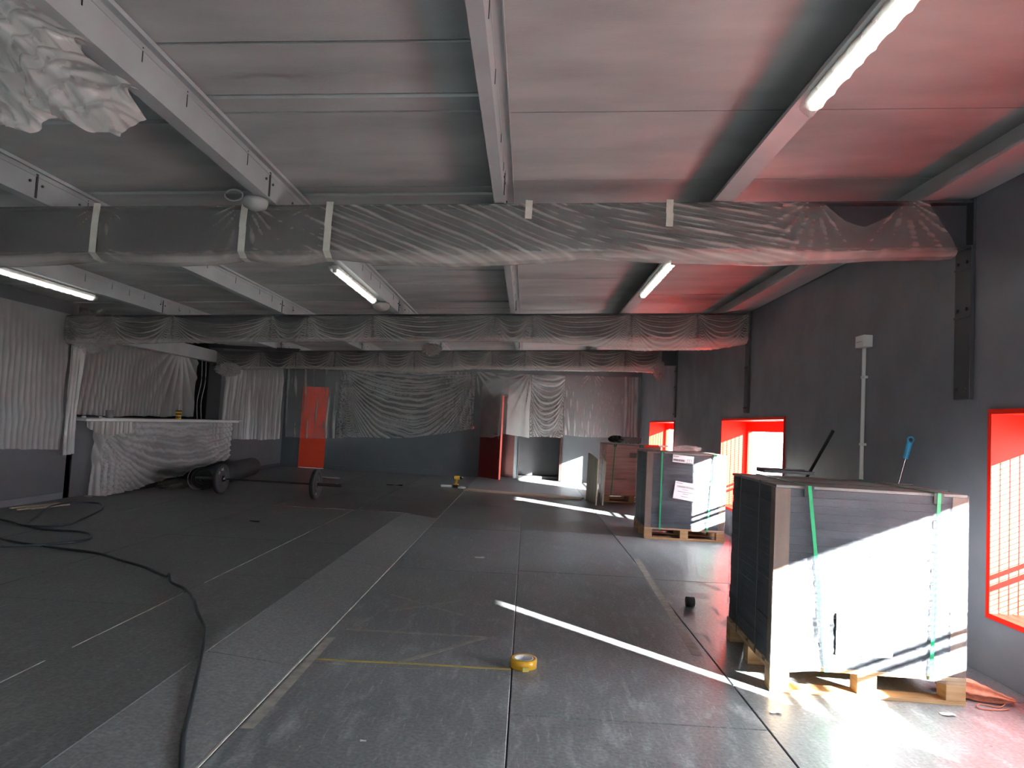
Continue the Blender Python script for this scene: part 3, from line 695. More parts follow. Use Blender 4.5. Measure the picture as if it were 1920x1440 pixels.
bundle('bunched_end', '', (2.32, 12.82, 2.40), (.12, .16, .22), 9, 'film', parent=b3)
bundle('bunched_end', '', (-5.48, 12.76, 2.0), (.26, .13, .14), 12, 'film', parent=b3)
bundle('bunched_end', '', (-5.40, 8.60, 2.16), (.40, .16, .30), 14, 'film_beam', parent=b2)

# ------------------------------------------------------------------ doors
d1 = sempty('door_1', 'closed orange red door in the back wall')
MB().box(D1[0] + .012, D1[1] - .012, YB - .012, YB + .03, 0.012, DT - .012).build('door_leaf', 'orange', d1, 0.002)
c = MB(); c.box(D1[0] - .04, D1[0] + .01, YB - .02, YB + .1, 0, DT + .03); c.box(D1[1] - .01, D1[1] + .04, YB - .02, YB + .1, 0, DT + .03); c.box(D1[0] + .01, D1[1] - .01, YB - .02, YB + .1, DT - .01, DT + .03)
c.build('door_frame', 'wall_blue', d1)
hd = MB(); hd.box(D1[1] - .10, D1[1] - .065, YB - .018, YB - .012, .93, 1.11); hd.cyl((D1[1] - .08, YB - .015, 1.03), (D1[1] - .08, YB - .06, 1.03), .009, n=10); hd.cyl((D1[1] - .08, YB - .055, 1.03), (D1[1] - .19, YB - .055, 1.03), .009, n=10)
hd.build('door_handle', 'chrome', d1)
d2 = sempty('door_2', 'dark red door standing open in the back wall')
ang = math.radians(-50)
M2 = Matrix.Translation((D2[0] + .01, YB - .03, 0)) @ Matrix.Rotation(ang, 4, 'Z')
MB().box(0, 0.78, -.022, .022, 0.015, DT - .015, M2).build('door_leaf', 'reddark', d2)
MB().box(0.781, 0.786, -.024, .024, 0.015, DT - .015, M2).build('edge_band', 'orange', d2)
hd = MB()
for sgn in (-1, 1):
    hd.box(.69, .73, min(sgn * .022, sgn * .03), max(sgn * .022, sgn * .03), .93, 1.12, M2)
    hd.cyl(M2 @ Vector((.71, sgn * .03, 1.04)), M2 @ Vector((.71, sgn * .075, 1.04)), .009, n=10); hd.cyl(M2 @ Vector((.715, sgn * .07, 1.04)), M2 @ Vector((.60, sgn * .07, 1.04)), .009, n=10)
hd.build('door_handle', 'chrome', d2)
c = MB(); c.box(D2[0] - .05, D2[0], YB - .02, YB + .16, 0, DT + .04); c.box(D2[1], D2[1] + .05, YB - .02, YB + .16, 0, DT + .04); c.box(D2[0], D2[1], YB - .02, YB + .16, DT, DT + .04)
c.build('door_frame', 'wall_blue', d2)
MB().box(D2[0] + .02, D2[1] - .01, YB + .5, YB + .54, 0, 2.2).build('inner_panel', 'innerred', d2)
d3 = sempty('door_3', 'dark open doorway in the back wall')
c = MB(); c.box(D3[0] - .03, D3[0], YB - .02, YB + .16, 0, DT + .04); c.box(D3[1], D3[1] + .03, YB - .02, YB + .16, 0, DT + .04); c.box(D3[0], D3[1], YB - .02, YB + .16, DT, DT + .04)
c.build('door_frame', 'steel_dark', d3)
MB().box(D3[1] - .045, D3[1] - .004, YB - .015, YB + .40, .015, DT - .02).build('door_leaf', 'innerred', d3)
hd = MB(); hd.cyl((D3[1] - .045, YB + .05, 1.03), (D3[1] - .09, YB + .05, 1.03), .009, n=10); hd.cyl((D3[1] - .085, YB + .045, 1.03), (D3[1] - .085, YB + .15, 1.03), .009, n=10)
hd.build('door_handle', 'chrome', d3)
# fire call point
fc = thing('call_point', 'small red call point box on the back wall beside the swagged film', 'call point', (-1.27, YB - .03, 1.155))
MB().box(-.045, .045, 0, .028, -.04, .04).build('body', 'red', fc, .004)
MB().box(-.028, .028, -.002, 0, -.022, .022).build('label', 'paper', fc)

# ------------------------------------------------------------------ bar counter
ct = thing('bar_counter', 'dark bar counter with a long white shelf top on the left', 'counter', (XL, 9.0, 0))
MB().box(-.42, -.002, 0.0, 4.25, 0.0, 1.03).build('front_panel', 'steel_dark', ct)
MB().box(-.44, .012, 0.0, .50, 0.0, 1.03).build('end_panel', 'wall_shade', ct)
MB().box(-.46, .14, 0.02, 4.88, 1.034, 1.062).build('shelf_top', 'white', ct, .003)
MB().box(-.30, .16, 0.3, 4.98, 1.062, 1.074).build('shelf_edge', 'white', ct, .002)
hb = thing('header_beam', 'grey box beam above the bar counter opening', 'beam', (XL, 9.3, 2.13))
MB().hexa([(-.08, 0, 0), (.06, 0, 0), (.06, 3.55, 0), (-.08, 3.55, 0)], [(-.08, 0, .21), (.06, 0, .21), (.06, 3.55, .21), (-.08, 3.55, .21)]).build('box_section', 'purlin', hb)
MB().box(-.085, .065, 3.55, 3.56, -.01, .22).build('end_cap', 'steel_dark', hb)
tag(MB().box(-5.72, -4.1, 12.45, 12.53, 2.36, 2.42).build('cable_tray', 'steel_dark'), 'dark trunking in front of the farthest beam at the left', 'trunking')
for k, yy in enumerate((12.92, 13.08)):
    pts = smoothpts([(-6.05, yy, 2.3), (-6.04, yy + .03, 1.8), (-6.06, yy - .03, 1.4), (-6.04, yy - .02, 1.07)], 6)
    tag(MB().tube(pts, .008, 6).build('hanging_cable', 'greyplastic'), ['thin pale cable hanging in the dark gap nearer the film edge', 'thin pale cable hanging in the dark gap nearer the far wall'][k], 'cable')
mg = thing('mug', 'grey mug on the near end of the white shelf', 'mug', (XL + .08, 9.62, 1.075))
MB().lathe([(0, 0), (.046, 0), (.05, .01), (.05, .11), (.044, .11), (.044, .015), (0, .012)]).build('cup', 'mug', mg)
MB().tube([(.0 , .046 + .034 * math.sin(t), .055 + .036 * math.cos(t)) for t in [math.pi * i / 10 for i in range(11)]], .007).build('handle', 'mug', mg)
tb = thing('striped_cup', 'orange striped cup holding two thin sticks on the white shelf', 'cup', (XL + .08, 11.55, 1.075))
for i in range(6):
    MB().lathe([(0, i * .025), (.042 + i * .001, i * .025), (.043 + i * .001, i * .025 + .025), (0, i * .025 + .025)]).build('band', 'yellow' if i % 2 == 0 else 'card', tb)
for dx, dy in ((.01, -.015), (-.01, .02)):
    MB().cyl((dx, dy, .15), (dx * 2, dy * 2.2, .25), .004, n=6).build('stick', 'white', tb)
tl = thing('hand_tool', 'small dark tool with white ends lying on the shelf beside the mug', 'tool', (XL + .08, 9.25, 1.075))
MB().cyl((0, -.16, .012), (0, .12, .012), .012, n=10).build('shaft', 'rubber', tl); MB().cyl((0, .12, .012), (0, .19, .012), .014, n=10).build('tip', 'white', tl); MB().cyl((0, -.22, .012), (0, -.16, .012), .013, n=10).build('tip', 'white', tl)

# ------------------------------------------------------------------ lights, sensors, conduit
def batten(label, x, y0, y1, dxl):
    z = bt(x) - 0.004
    t = thing('light_batten', label, 'light', (x, y0, z))
    L = y1 - y0
    MB().box(-.028, .028, 0, L, -.03, 0).build('housing', 'white', t, .003)
    MB().cyl((0, .03, -.044), (0, L - .03, -.044), .013, n=12).build('tube', 'tube', t)
    for yy in (.012, L - .012): MB().box(-.016, .016, yy - .012, yy + .012, -.06, -.03).build('lamp_holder', 'white', t)
    n = int(L / .02); a = np.linspace(-.03, L + .03, n); th = np.linspace(-.2, np.pi + .2, 26)
    A, T = np.meshgrid(a, th, indexing='ij')
    r = 0.036 + .008 * (fbm(A * 9, T * 2, int(abs(x) * 10)) - .3) + .006 * ridge(A * 9 + T * .6 + fbm(A * 5, T * 2, 3), 4)
    MB().grid(np.stack([r * np.cos(T), A, -.02 - r * 1.1 * np.sin(T)], -1)).build('film_cover', 'film_milky', t)
batten('film covered strip light at the top right of the photo', 1.12, 1.3, 2.92, 1)
batten('film covered strip light on the right beyond the nearest beam', 1.12, 5.72, 7.25, 1)
batten('film covered strip light on the purlin left of the middle', -1.705, 5.95, 7.5, -1)
batten('film covered strip light nearest the left wall', -4.59, 5.6, 7.25, -1)
sn = thing('ceiling_sensor', 'round pale ceiling sensor under the purlin at the nearest beam', 'sensor', (-1.70, 4.17, bt(-1.7) - .006))
MB().lathe([(0, 0), (.072, 0), (.075, -.02), (.066, -.05), (.03, -.068), (0, -.07)]).build('dome', 'greyplastic', sn)
MB().tube([(-.07 - .055 + .055 * math.cos(t), -.02, .012 + .035 * math.sin(t)) for t in [2 * math.pi * i / 18 for i in range(19)]], .006, 6).build('cable_loop', 'greyplastic', sn)
sn = thing('ceiling_sensor', 'film wrapped round fitting under the purlin at the second beam', 'sensor', (-1.68, 7.78, bt(-1.68) - .005))
MB().lathe([(0, 0), (.085, 0), (.10, -.03), (.09, -.07), (.04, -.10), (0, -.105)]).build('dome', 'film_milky', sn)
MB().lathe([(0, 0), (.07, 0), (.07, -.04), (0, -.05)]).build('base', 'greyplastic', sn)

cd = thing('wall_conduit', 'white junction box with a conduit running down the right wall', 'conduit', (XR, 5.63, 0))
MB().box(-.075, -.001, -.07, .07, 2.02, 2.115).build('junction_box', 'white', cd, .006)
MB().box(-.077, -.075, -.045, .045, 2.06, 2.066).build('cover_line', 'greyplastic', cd)
MB().cyl((-.02, .03, .10), (-.02, .03, 2.03), .015, n=12).build('pipe', 'white', cd)
for z in (1.25, 1.78): MB().box(-.03, -.001, -.002, .06, z, z + .02).build('saddle', 'white', cd)

# tool handles behind the near pallet
def stick(name, label, p0, p1, r, m, grip=None):
    t = thing(name, label, 'broom', p0); v = Vector(p1) - Vector(p0)
    MB().cyl((0, 0, 0), v, r, n=12).build('pole', m, t)
    return t, v
t, v = stick('broom', 'black handled broom leaning on the right wall', (2.36, 7.1, .10), (2.62, 6.15, 1.36), .014, 'rubber')
MB().box(-.14, .14, -.03, .03, -.08, .0).build('brush_head', 'rubber', t)
t, v = stick('mop', 'mop with a blue grip leaning on the right wall', (2.50, 5.26, .10), (2.60, 4.93, 1.20), .010, 'chrome')
d = v.normalized()
MB().cyl(v - d * .02, v + d * .10, .017, .019, n=14).build('grip', 'blue', t)
MB().lathe([(.019, -.008), (.024, -.004), (.024, .004), (.019, .008), (.014, .004), (.014, -.004), (.019, -.008)], tuple(v + d * .115), 'y', 16).build('hang_ring', 'blue', t)
MB().box(-.10, .10, -.05, .05, -.08, .0).build('mop_head', 'greyplastic', t)

# ------------------------------------------------------------------ pallets
def pallet(label, loc, rz, W=.95, D=.93, top=1.04, goods='mats', wrapm='wrap', seed=1, straps=((.20, .27), (.84, .80)), sides=((.14, .62)), cards=True):
    rr = random.Random(seed)
    t = thing('wrapped_pallet', label, 'pallet', loc, rz)
    bw, bh = .095, .078
    # pallet timber
    for yy in (0, D / 2 - bw / 2, D - bw): MB().box(0, W, yy, yy + bw, 0, .02).build('bottom_board', 'woodx', t, .002)
    for ix, xx in enumerate((0, W / 2 - bw / 2, W - bw)):
        for yy in (0, D / 2 - bw / 2, D - bw): MB().box(xx, xx + bw, yy + .002, yy + bw - .002, .0205, .02 + bh).build('block', 'wood', t, .002)
        MB().box(xx, xx + bw, 0.002, D - .002, .0985, .116).build('stringer', 'wood', t, .002)
    for k in range(6):
        y0 = k * (D - .1) / 5; MB().box(0, W, y0, y0 + .1, .1165, .134).build('deck_board', 'woodx', t, .002)
    # stacked goods
    z = .1345; n = 22; th = (top - .02 - z) / n
    for k in range(n):
        j = rr.uniform(-.003, .003); q = rr.uniform(-.003, .003)
        MB().box(.010 + j, W - .010 + j, .012 + q, D - .012 + q, z, z + th - .0012).build('rubber_tile' if goods == 'mats' else 'goods_layer', goods, t)
        z += th
    MB().box(.004, W - .004, .004, D - .004, z + .001, z + .016).build('lid_board', 'lid', t, .003)
    if cards:
        for xx, s in ((0.002, 1), (W - .002, -1)):
            c = MB(); x0, x1 = sorted((xx, xx + s * .075)); c.box(x0, x1, .003, .007, .135, z)
            x0, x1 = sorted((xx, xx + s * .004)); c.box(x0, x1, .007, .075, .135, z); c.build('corner_board', 'card', t)
    # stretch wrap skin
    per = [(0, 0), (W, 0), (W, D), (0, D)]
    nrm = [(0, -1), (1, 0), (0, 1), (-1, 0)]
    for k in range(4):
        a = np.array(per[k]); b = np.array(per[(k + 1) % 4]); N = 90
        s = np.linspace(0, 1, N); zz = np.linspace(0, 1, 110)
        S, Zp = np.meshgrid(s, zz, indexing='ij')
        zlo = .085 + .035 * np.sin(np.pi * S * 1.0 + k) + .018 * fbm(S * 6, S * 0 + k, seed)
        Z = zlo * (1 - Zp) + (z + .012) * Zp
        L = np.hypot(*(b - a))
        env = np.sin(np.pi * np.clip(S, 0, 1)) ** .4
        H = .006 * fbm(S * L * 2, Z * 40, seed + k) + .008 * ridge(Z * 14 + S * 1.2 + 1.2 * fbm(S * 3, Z * 4, seed + k + 3), 4) * env + .007 * ridge(S * 7 - Z * 3 + fbm(S * 5, Z * 6, seed + 8), 8) * env
        H = H * .45
        Pt = np.stack([a[0] + (b[0] - a[0]) * S + nrm[k][0] * H, a[1] + (b[1] - a[1]) * S + nrm[k][1] * H, Z], -1)
        MB().grid(Pt).build('stretch_wrap', wrapm, t)
    # straps front-over-back (green) and side-over-side (green, shade painted in as near black)
    zt = z + .018
    for (xt, xb) in straps:
        w = .009; c = MB(); yf = -.0135
        c._add([(xb - w, yf, .12), (xb + w, yf, .12), (xt + w, yf, zt), (xt - w, yf, zt), (xb - w, yf + .002, .12), (xb + w, yf + .002, .12), (xt + w, yf + .002, zt), (xt - w, yf + .002, zt)], [(0, 1, 2, 3), (7, 6, 5, 4), (0, 4, 5, 1), (1, 5, 6, 2), (2, 6, 7, 3), (3, 7, 4, 0)])
        c.box(xt - w, xt + w, yf, D + .017, zt, zt + .002); c.box(xt - w, xt + w, D + .015, D + .017, .12, zt)
        c.build('strap', 'strap', t)
        MB().box(xt - .024, xt + .024, yf + .0025, yf + .0045, zt - .05, zt).build('strap_pad', 'pad_strapshade', t)
    for yy in sides:
        w = .009; c = MB(); c.box(-.019, -.017, yy - w, yy + w, .12, zt + .003); c.box(-.019, W + .019, yy - w, yy + w, zt + .003, zt + .005); c.box(W + .017, W + .019, yy - w, yy + w, .12, zt + .003)
        c.build('side_strap', 'pad_strapshade', t)
    return t, z
p1, zt1 = pallet('film wrapped pallet of black rubber tiles nearest the camera', (1.285, 3.68, 0), math.radians(-2.6), seed=3, straps=((.165, .27), (.80, .775)), sides=(.22, .62))
MB().box(.315, .59, -.0122, -.0112, .21, .415).build('paper_label', 'paper', p1)
p2, zt2 = pallet('film wrapped pallet with two paper labels, middle of the three', (1.46, 8.60, 0), math.radians(-1), W=.95, D=.93, seed=5, straps=((.18, .18), (.80, .74)), sides=(.25, .68))
Ml = Matrix.Translation((.47, -.0125, .585)) @ Matrix.Rotation(math.radians(7), 4, 'Y')
lb = MB().box(-.135, .135, 0, .0008, -.105, .105).build('paper_label', 'paper', p2); lb.matrix_local = Ml
RX = Matrix.Rotation(math.radians(90), 4, 'X')
text('label_print', 'ORIGIN FITNESS', .030, 'ink', lb, Matrix.Translation((0, -.0012, .045)) @ RX)
# the smaller lines are too faint to read: broken dashes of print
for x0, x1, zz in ((-.125, -.045, .085), (-.035, .035, .016), (-.09, .09, -.013), (-.03, .04, -.036), (-.04, .04, -.067)):
    c = MB(); x = x0
    while x < x1:
        w = rnd.uniform(.006, .016); c.box(x, min(x + w, x1), -.0012, -.0004, zz - .0035, zz + .0035); x += w + .004
    c.build('label_print', 'inkgrey', lb)
lb2 = MB().box(-.125, .125, 0, .0008, -.045, .045).build('barcode_label', 'paper', p2); lb2.matrix_local = Matrix.Translation((.43, -.0125, .965)) @ Matrix.Rotation(math.radians(4), 4, 'Y')
text('label_print', 'Room', .026, 'ink', lb2, Matrix.Translation((-.085, -.0012, .025)) @ RX)
text('label_print', '111', .044, 'ink', lb2, Matrix.Translation((.075, -.0012, -.008)) @ RX)
c = MB(); x = -.115
while x < .02:
    w = rnd.choice((.002, .003, .005)); c.box(x, x + w, -.0014, -.0006, -.030, -.006); x += w + rnd.choice((.002, .004))
c.build('barcode', 'ink', lb2)
c = MB(); x = .04
while x < .118:
    w = rnd.choice((.002, .004, .006)); c.box(x, x + w, -.0014, -.0006, -.042, -.034); x += w + .003
c.build('barcode', 'ink', lb2)
p3, zt3 = pallet('salmon coloured wrapped pallet farthest from the camera', (1.42, 12.66, 0), math.radians(1), W=.98, D=.95, top=1.03, goods='goodspink', wrapm='wrap_red', seed=9, straps=((.16, .12),), sides=(.3, .7), cards=False)
MB().box(.42, .58, -.021, -.0195, .80, .885).build('grey_label', 'lid', p3)
# things lying on the pallets
bundle('bin_bag', 'black plastic bag lying on the far salmon pallet', (1.62, 12.85, 1.115), (.17, .13, .085), 4, 'bin', 60, .3, 'bag')
bx = thing('flat_box', 'flat grey box on the far salmon pallet behind the black bag', 'box', (1.72, 13.15, 1.05))
MB().box(0, .40, 0, .3, 0, .10).build('body', 'lid', bx, .004); MB().box(-.004, .404, -.004, .304, .10, .108).build('lid', 'steel_dark', bx, .002)
rs = thing('red_tool', 'red and white handled tool on top of the middle pallet', 'tool', (1.50, 8.95, 1.068))
MB().cyl((-.02, 0, .02), (.16, .02, .03), .014, n=10).build('handle', 'red', rs); MB().cyl((.16, .02, .03), (.28, .03, .032), .011, n=10).build('tip', 'white', rs); MB().box(-.08, -.02, -.02, .02, 0.0, .035).build('head', 'rubber', rs, .004)
bundle('film_scrap', 'crumpled scrap of pinkish film on top of the middle pallet', (2.05, 9.1, 1.085), (.22, .14, .05), 22, 'wrap_red', 60, .3)
cb = thing('dark_panel', 'small dark panel lying on the back edge of the nearest pallet', 'panel', (1.45, 4.35, 1.062))
MB().box(0, .30, 0, .16, 0, .018).build('sheet', 'steel_dark', cb, .002); MB().box(0, .30, .155, .16, .018, .024).build('lip', 'steel_dark', cb)

# ------------------------------------------------------------------ boards and planks
b = thing('leaning_board', 'grey washed board standing upright against the far pallet', 'board', (1.22, 12.0, 0), math.radians(6))
MB().hexa([(-.012, 0, 0), (.012, 0, 0), (.012, .86, 0), (-.012, .86, 0)], [(0.0, 0, .76), (.024, 0, .76), (.024, .86, .84), (0.0, .86, .84)]).build('face', 'boardgrey', b)
MB().hexa([(-.011, -.002, 0), (.011, -.002, 0), (.011, 0, 0), (-.011, 0, 0)], [(.001, -.002, .758), (.023, -.002, .758), (.023, 0, .758), (.001, 0, .758)]).build('edge', 'plank', b)
b = thing('leaning_board', 'orange brown board standing upright beside the grey board', 'board', (1.335, 12.04, 0), math.radians(-3))
MB().hexa([(-.012, 0, 0), (.012, 0, 0), (.012, .60, 0), (-.012, .60, 0)], [(0.01, 0, .745), (.034, 0, .745), (.034, .60, .80), (0.01, .60, .80)]).build('face', 'boardbrown', b)
MB().hexa([(-.011, -.002, 0), (.011, -.002, 0), (.011, 0, 0), (-.011, 0, 0)], [(.011, -.002, .743), (.033, -.002, .743), (.033, 0, .743), (.011, 0, .743)]).build('edge', 'plank', b)
b = thing('plank', 'long pale plank lying on the floor in front of the doorways', 'plank', (-1.09, 13.42, 0.001), math.radians(-14.5))
MB().box(0, 2.22, -.13, .13, 0, .022).build('board', 'plank', b, .002)
MB().cyl((.12, -.1305, .011), (.12, -.132, .011), .006, n=8).build('knot', 'card', b)
for k, (x, y, r, L) in enumerate(((-5.66, 7.80, 76, .62), (-5.58, 7.95, 76, .55), (-5.52, 7.72, 76, .60), (-5.46, 7.84, 76, .50))):
    o = MB().box(0, L, -.012, .012, 0, .014).build('wood_batten', 'plank'); o.location = (x, y, .056 + .0005); o.rotation_euler = (0, 0, math.radians(r))
    tag(o, 'thin pale offcut stick in the small heap by the left wall', 'stick', 'offcut sticks by the left wall')

# ------------------------------------------------------------------ barbell and rubber roll
bar = thing('barbell', 'black barbell with two bumper plates on the floor', 'barbell', (-4.60, 10.76, .225), math.radians(-2.5))
L = 1.47
MB().cyl((0.05, 0, 0), (L - .05, 0, 0), .014, n=16).build('shaft', 'steel', bar)
for x0, x1 in ((-.40, .03), (L - .03, L + .40)): MB().cyl((x0, 0, 0), (x1, 0, 0), .025, n=20).build('sleeve', 'steel', bar)
for x, s in ((.035, 1), (L - .035, -1)):
    MB().lathe([(.014, -.015), (.038, -.015), (.038, .015), (.014, .015)], (x + s * .012, 0, 0), 'x', 24).build('collar', 'chrome' if s > 0 else 'rubber', bar)
for x, w in ((0.0, .055), (L, .055)):
    pt = MB().lathe([(.026, -w / 2), (.10, -w / 2), (.115, -w / 2 + .008), (.165, -w / 2 + .008), (.18, -w / 2), (.218, -w / 2), (.225, -w / 2 + .008), (.225, w / 2 - .008), (.218, w / 2), (.18, w / 2), (.165, w / 2 - .008), (.115, w / 2 - .008), (.10, w / 2), (.026, w / 2), (.026, -w / 2)], (x, 0, 0), 'x', 48).build('plate', 'rubber', bar)
    pt['label'] = 'black bumper plate'
    for a0, s in ((95, 'KG'), (140, '10')) if x == 0 else ((265, '10'),):
        a = math.radians(a0)
        Mt = Matrix.Translation((x + w / 2 - .0065, -.14 * math.cos(a - math.pi / 2) * 0 + .14 * math.cos(a), .14 * math.sin(a))) @ Matrix(((0, 0, 1, 0), (1, 0, 0, 0), (0, 1, 0, 0), (0, 0, 0, 1))) @ Matrix.Rotation(a - math.pi / 2, 4, 'Z')
        text('plate_lettering', s, .055, 'white', pt, Mt)
    MB().lathe([(.026, -.002), (.05, -.002), (.05, .002), (.026, .002)], (x + w / 2, 0, 0), 'x', 24).build('hub_ring', 'steel', pt)
rl = thing('rubber_roll', 'large roll of black rubber flooring in front of the counter', 'rubber roll', (-5.03, 11.05, .185), math.atan2(3.0, -.38))
c = MB(); turns = 5.0; N = 180; prof = []
for i in range(N):
    t = i / (N - 1); r = .045 + .135 * t; a = turns * 2 * math.pi * t - math.pi / 2
    prof.append((r * math.cos(a), r * math.sin(a)))
inner = []
for i in range(N):
    t = i / (N - 1); r = .045 + .135 * t - .020; a = turns * 2 * math.pi * t - math.pi / 2
    inner.append((r * math.cos(a), r * math.sin(a)))
vs_ = [(x, p[0], p[1]) for x in (0, 3.0) for p in prof] + [(x, p[0], p[1]) for x in (0, 3.0) for p in inner]
fs_ = []
for i in range(N - 1):
    fs_ += [(i, i + 1, N + i + 1, N + i), (2 * N + i + 1, 2 * N + i, 3 * N + i, 3 * N + i + 1), (i + 1, i, 2 * N + i, 2 * N + i + 1), (N + i, N + i + 1, 3 * N + i + 1, 3 * N + i)]
fs_.append((N - 1, 2 * N - 1, 4 * N - 1, 3 * N - 1))
c._add(vs_, fs_, True); c.build('rolled_sheet', 'rubber', rl)
pts = smoothpts([(.0, .02, -.17), (-.01, .13, -.155), (-.01, .20, -.05), (-.01, .185, .08), (-.005, .09, .175), (0, -.04, .19)], 6)
MB().tube(pts, .007, 6).build('loose_edge', 'greyplastic', rl)
bundle('film_heap', 'heap of dark film on the floor between counter and rubber roll', (-5.53, 11.2, .06), (.20, .6, .085), 31, 'film_beam', 90, .3)

# ------------------------------------------------------------------ cable
cp = [(-1.08, 2.2, .012), (-1.11, 2.44, .018), (-1.23, 2.72, .03), (-1.34, 3.01, .045), (-1.47, 3.35, .06), (-1.585, 3.64, .065), (-1.66, 3.82, .064), (-1.74, 3.99, .064), (-1.87, 4.18, .09), (-1.97, 4.36, .10), (-2.08, 4.56, .08), (-2.23, 4.78, .064), (-2.40, 4.93, .064), (-2.46, 5.01, .10), (-2.53, 5.10, .064), (-2.80, 5.33, .064), (-3.06, 5.50, .064), (-3.42, 5.73, .064), (-3.85, 5.86, .064), (-4.3, 6.0, .064), (-4.9, 6.30, .064), (-5.35, 6.2, .064), (-5.3, 5.75, .066), (-4.7, 5.62, .068), (-4.17, 5.72, .078), (-3.89, 6.03, .068), (-3.86, 6.36, .064), (-4.10, 6.62, .064), (-4.57, 6.66, .066), (-4.85, 6.95, .066), (-5.10, 7.45, .07), (-5.30, 7.95, .088), (-5.32, 8.35, .086), (-5.15, 8.55, .066), (-4.92, 8.30, .066), (-4.72, 7.85, .066), (-4.55, 7.30, .066), (-4.45, 6.90, .074), (-4.66, 6.70, .078), (-5.05, 6.95, .068), (-5.5, 7.2, .064)]
tag(MB().tube(smoothpts(cp, 8), .010, 8).build('power_cable', 'cable'), 'long dark cable snaking over the floor and looping at the left', 'cable')

# ------------------------------------------------------------------ small things on the floor
t = thing('tape_roll', 'yellow roll of tape on the floor at the end of the tape line', 'tape roll', (.045, 3.83, .001))
MB().lathe([(.052, 0), (.070, 0), (.070, .045), (.052, .045), (.052, 0)], n=40).build('tape', 'yellow', t)
MB().lathe([(.046, .001), (.0515, .001), (.0515, .0455), (.046, .0455), (.046, .001)], n=40).build('core', 'paper', t)
MB().box(-.02, .012, -.085, -.068, .0, .02, Matrix.Rotation(.2, 4, 'Z')).build('loose_end', 'tapeline', t)
o = MB(); n = 24
for i in range(n):
    x0 = -1.09 + i * (1.07 / n); x1 = x0 + 1.07 / n; yc = lambda x: 3.755 + .022 * (x + 1.09) + .004 * math.sin(x * 9)
    o.hexa([(x0, yc(x0) - .011, .0006), (x1, yc(x1) - .011, .0006), (x1, yc(x1) + .011, .0006), (x0, yc(x0) + .011, .0006)], [(x0, yc(x0) - .011, .0012), (x1, yc(x1) - .011, .0012), (x1, yc(x1) + .011, .0012), (x0, yc(x0) + .011, .0012)])
tag(o.build('tape_line', 'tapeline'), 'yellow tape stuck in a line across the floor to the tape roll', 'tape')
def trace(label, p0, p1, w=.035):
    p0 = Vector((*p0, .0008)); p1 = Vector((*p1, .0008)); d = (p1 - p0).normalized(); s = Vector((-d.y, d.x, 0)) * w / 2; u = Vector((0, 0, .0005))
    tag(MB().hexa([p0 - s, p1 - s, p1 + s, p0 + s], [p0 - s + u, p1 - s + u, p1 + s + u, p0 + s + u]).build('tape_mark', 'tapetrace'), label, 'tape mark')
trace('pale tape residue slanting towards the yellow tape line', (-.18, 4.30), (-.60, 3.78))
trace('pale tape residue lying across the floor behind the yellow line', (-1.02, 4.30), (-.18, 4.31), .03)
trace('faint tape residue crossing the floor by the ramp', (-.92, 5.2), (-.35, 4.75), .03)
trace('faint crossed tape residue by the ramp', (-.85, 4.75), (-.40, 5.15), .03)
trace('long tape residue beside the ramp edge', (-1.06, 2.9), (-1.06, 4.13), .05)
trace('long tape residue on the floor left of the nearest pallet', (1.05, 4.2), (1.16, 7.2), .06)
t = thing('tape_roll', 'small black roll of tape lying on the floor left of the nearest pallet', 'tape roll', (1.27, 5.36, .035))
MB().lathe([(.02, -.03), (.035, -.03), (.035, .03), (.02, .03), (.02, -.03)], axis='x', n=28).build('tape', 'rubber', t)
MB().lathe([(.016, -.0305), (.0198, -.0305), (.0198, .0305), (.016, .0305), (.016, -.0305)], axis='x', n=28).build('core', 'steel_dark', t)
# drill
t = thing('cordless_drill', 'yellow and black cordless drill standing on the floor', 'drill', (-1.31, 13.80, 0.001), math.radians(-8))
MB().box(-.06, .055, -.04, .04, 0, .055).build('battery', 'rubber', t, .008)
MB().box(-.045, .045, -.032, .032, .055, .078).build('foot', 'drill', t, .006)
MB().hexa([(-.028, -.018, .075), (.014, -.018, .075), (.014, .018, .075), (-.028, .018, .075)], [(-.012, -.018, .165), (.036, -.018, .165), (.036, .018, .165), (-.012, .018, .165)]).build('grip', 'drill', t, .008)
MB().lathe([(0, -.05), (.03, -.045), (.036, -.02), (.036, .05), (.028, .07), (0, .07)], (.0, 0, .195), 'x', 20).build('motor_housing', 'drill', t)
MB().lathe([(0, .07), (.026, .07), (.026, .10), (.016, .13), (0, .13)], (0, 0, .195), 'x', 16).build('chuck', 'rubber', t)
MB().cyl((.13, 0, .195), (.175, 0, .195), .008, n=8).build('bit', 'chrome', t)
MB().lathe([(0, -.062), (.026, -.06), (.03, -.045)], (0, 0, .195), 'x', 16).build('rear_cap', 'rubber', t)
t = thing('tube_cartridge', 'white rolled tube lying beside the drill', 'tube', (-1.60, 13.70, .028), math.radians(10))
MB().lathe([(.018, 0), (.026, .003), (.028, .02), (.028, .20), (.02, .21), (0, .212)], axis='x', n=20).build('body', 'white', t)
MB().lathe([(0, .012), (.018, .012), (.018, 0), (.022, -.002)], axis='x', n=20).build('dark_end', 'rubber', t)
bundle('cloth', 'small pale cloth on the floor between drill and plank', (-1.19, 13.72, .018), (.10, .07, .03), 41, 'white', 40, .3, 'cloth')
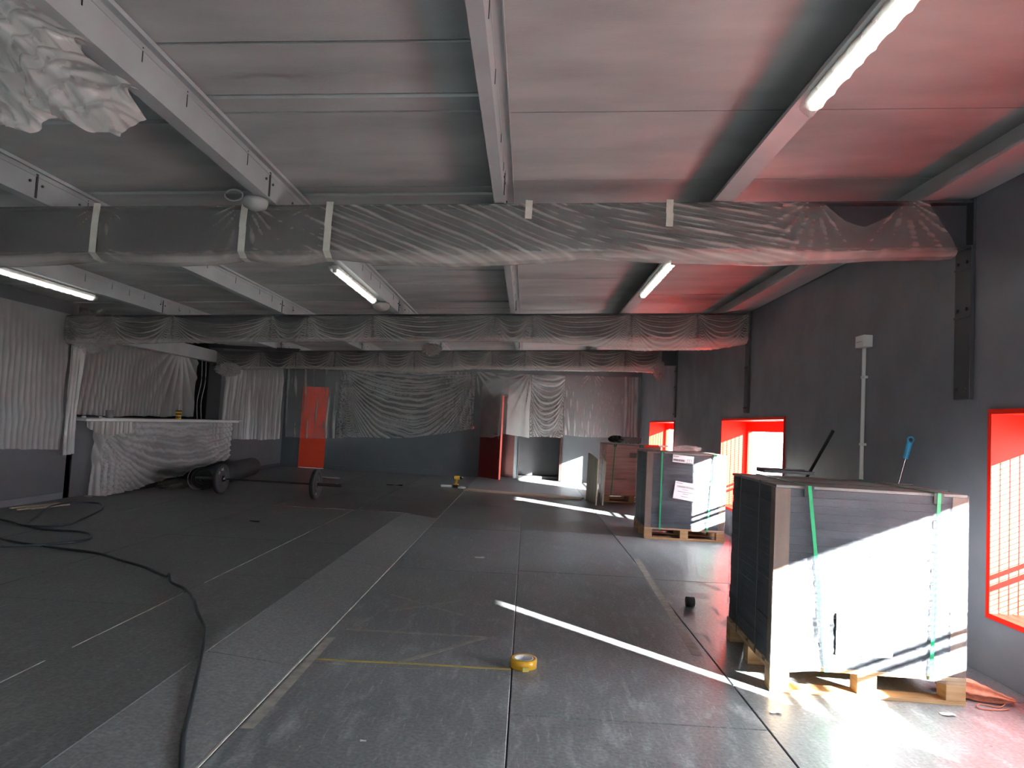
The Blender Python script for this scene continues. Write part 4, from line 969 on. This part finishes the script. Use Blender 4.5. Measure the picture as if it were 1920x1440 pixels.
# net bag at the right
root = thing('net_bag', 'orange net bag on the floor behind the nearest pallet corner', 'net bag', (2.30, 3.80, 0))
n = 70; u = np.linspace(0, 2 * np.pi, 40)[:-1]; v = np.linspace(0, 1, n); U, V = np.meshgrid(u, v, indexing='ij')
rad = interp(V, [(0, .01), (.15, .07), (.5, .075), (.8, .045), (.93, .018), (1, .022)]) * (0.7 + .5 * ridge(U * 7 / (2 * np.pi) + 1.5 * fbm(np.cos(U) * 2 + 4, V * 3, 3), 1.4))
MB().grid(np.stack([.0 + V * .30 - .1, rad * np.cos(U) - V * .16 + .05, np.maximum(.004, .045 * (1 - V * .5) + rad * .62 * np.sin(U))], -1), wrap=True).build('net', 'net', root)
MB().tube(smoothpts([(.17, -.10, .012), (.10, -.16, .005), (.02, -.13, .005), (-.02, -.19, .005), (.06, -.20, .005), (.13, -.18, .005)], 6), .003, 6).build('string', 'net', root)
def scrap(label, x, y, s, seed, m='paper', z=0.0):
    r3 = np.random.RandomState(seed); n = 7
    g = np.linspace(-1, 1, n); A, B = np.meshgrid(g, g, indexing='ij')
    Z = z + .004 + s * .35 * np.abs(vn(A * 1.4, B * 1.4, seed) - .3) + 0 * A
    P = np.stack([x + s * (A * (.8 + .4 * vn(A, B, seed + 1))), y + s * .5 * (B + .3 * vn(A * 2, B, seed + 2)), Z], -1)
    c = MB().grid(P, smooth=False).grid(P[:, ::-1] - np.array([0, 0, .002]), smooth=False)
    tag(c.build('paper_scrap', m), label, 'scrap')
scrap('crumpled white paper scrap in front of the nearest pallet', 2.07, 3.50, .03, 3)
scrap('thin white scrap on the floor where sunlight crosses in front of the pallet', 1.22, 3.40, .025, 5)
scrap('tiny white scrap at the bottom of the photo left of the middle joint', -.58, 2.85, .012, 7)
scrap('small twisted pale scrap on the floor in the middle distance', -.38, 6.78, .045, 9)
scrap('small dark scrap on the raised floor in front of the barbell', -2.95, 7.85, .05, 11, 'rubber', .056)
scrap('flat dark scrap on the far floor left of the drill', -2.45, 13.5, .14, 13, 'rubber')
scrap('white scrap at the foot of the counter end', -5.62, 9.12, .05, 15, 'paper', .056)
scrap('long white paper strip on the floor in front of the red door', -3.9, 14.3, .18, 17)
scrap('second white paper strip by the barbell shaft', -3.55, 12.9, .20, 19)
# specks of debris
c = MB()
for i in range(220):
    x = rnd.uniform(-5.2, 2.4); y = 2.3 + 9 * rnd.random() ** 1.6; s = rnd.uniform(.001, .003)
    z = .055 if (x < -1.55 and y < 9.25) else 0.0
    if -1.6 < x < -1.05: continue
    M5 = Matrix.Translation((x, y, z)) @ Matrix.Rotation(rnd.uniform(0, 6), 4, 'Z')
    c.box(-s, s * rnd.uniform(.6, 2), -s, s, .0002, s, M5)
o = c.build('floor_debris', 'greyplastic'); o['kind'] = 'stuff'; tag(o, 'small pale specks of debris scattered over the floor', 'debris')
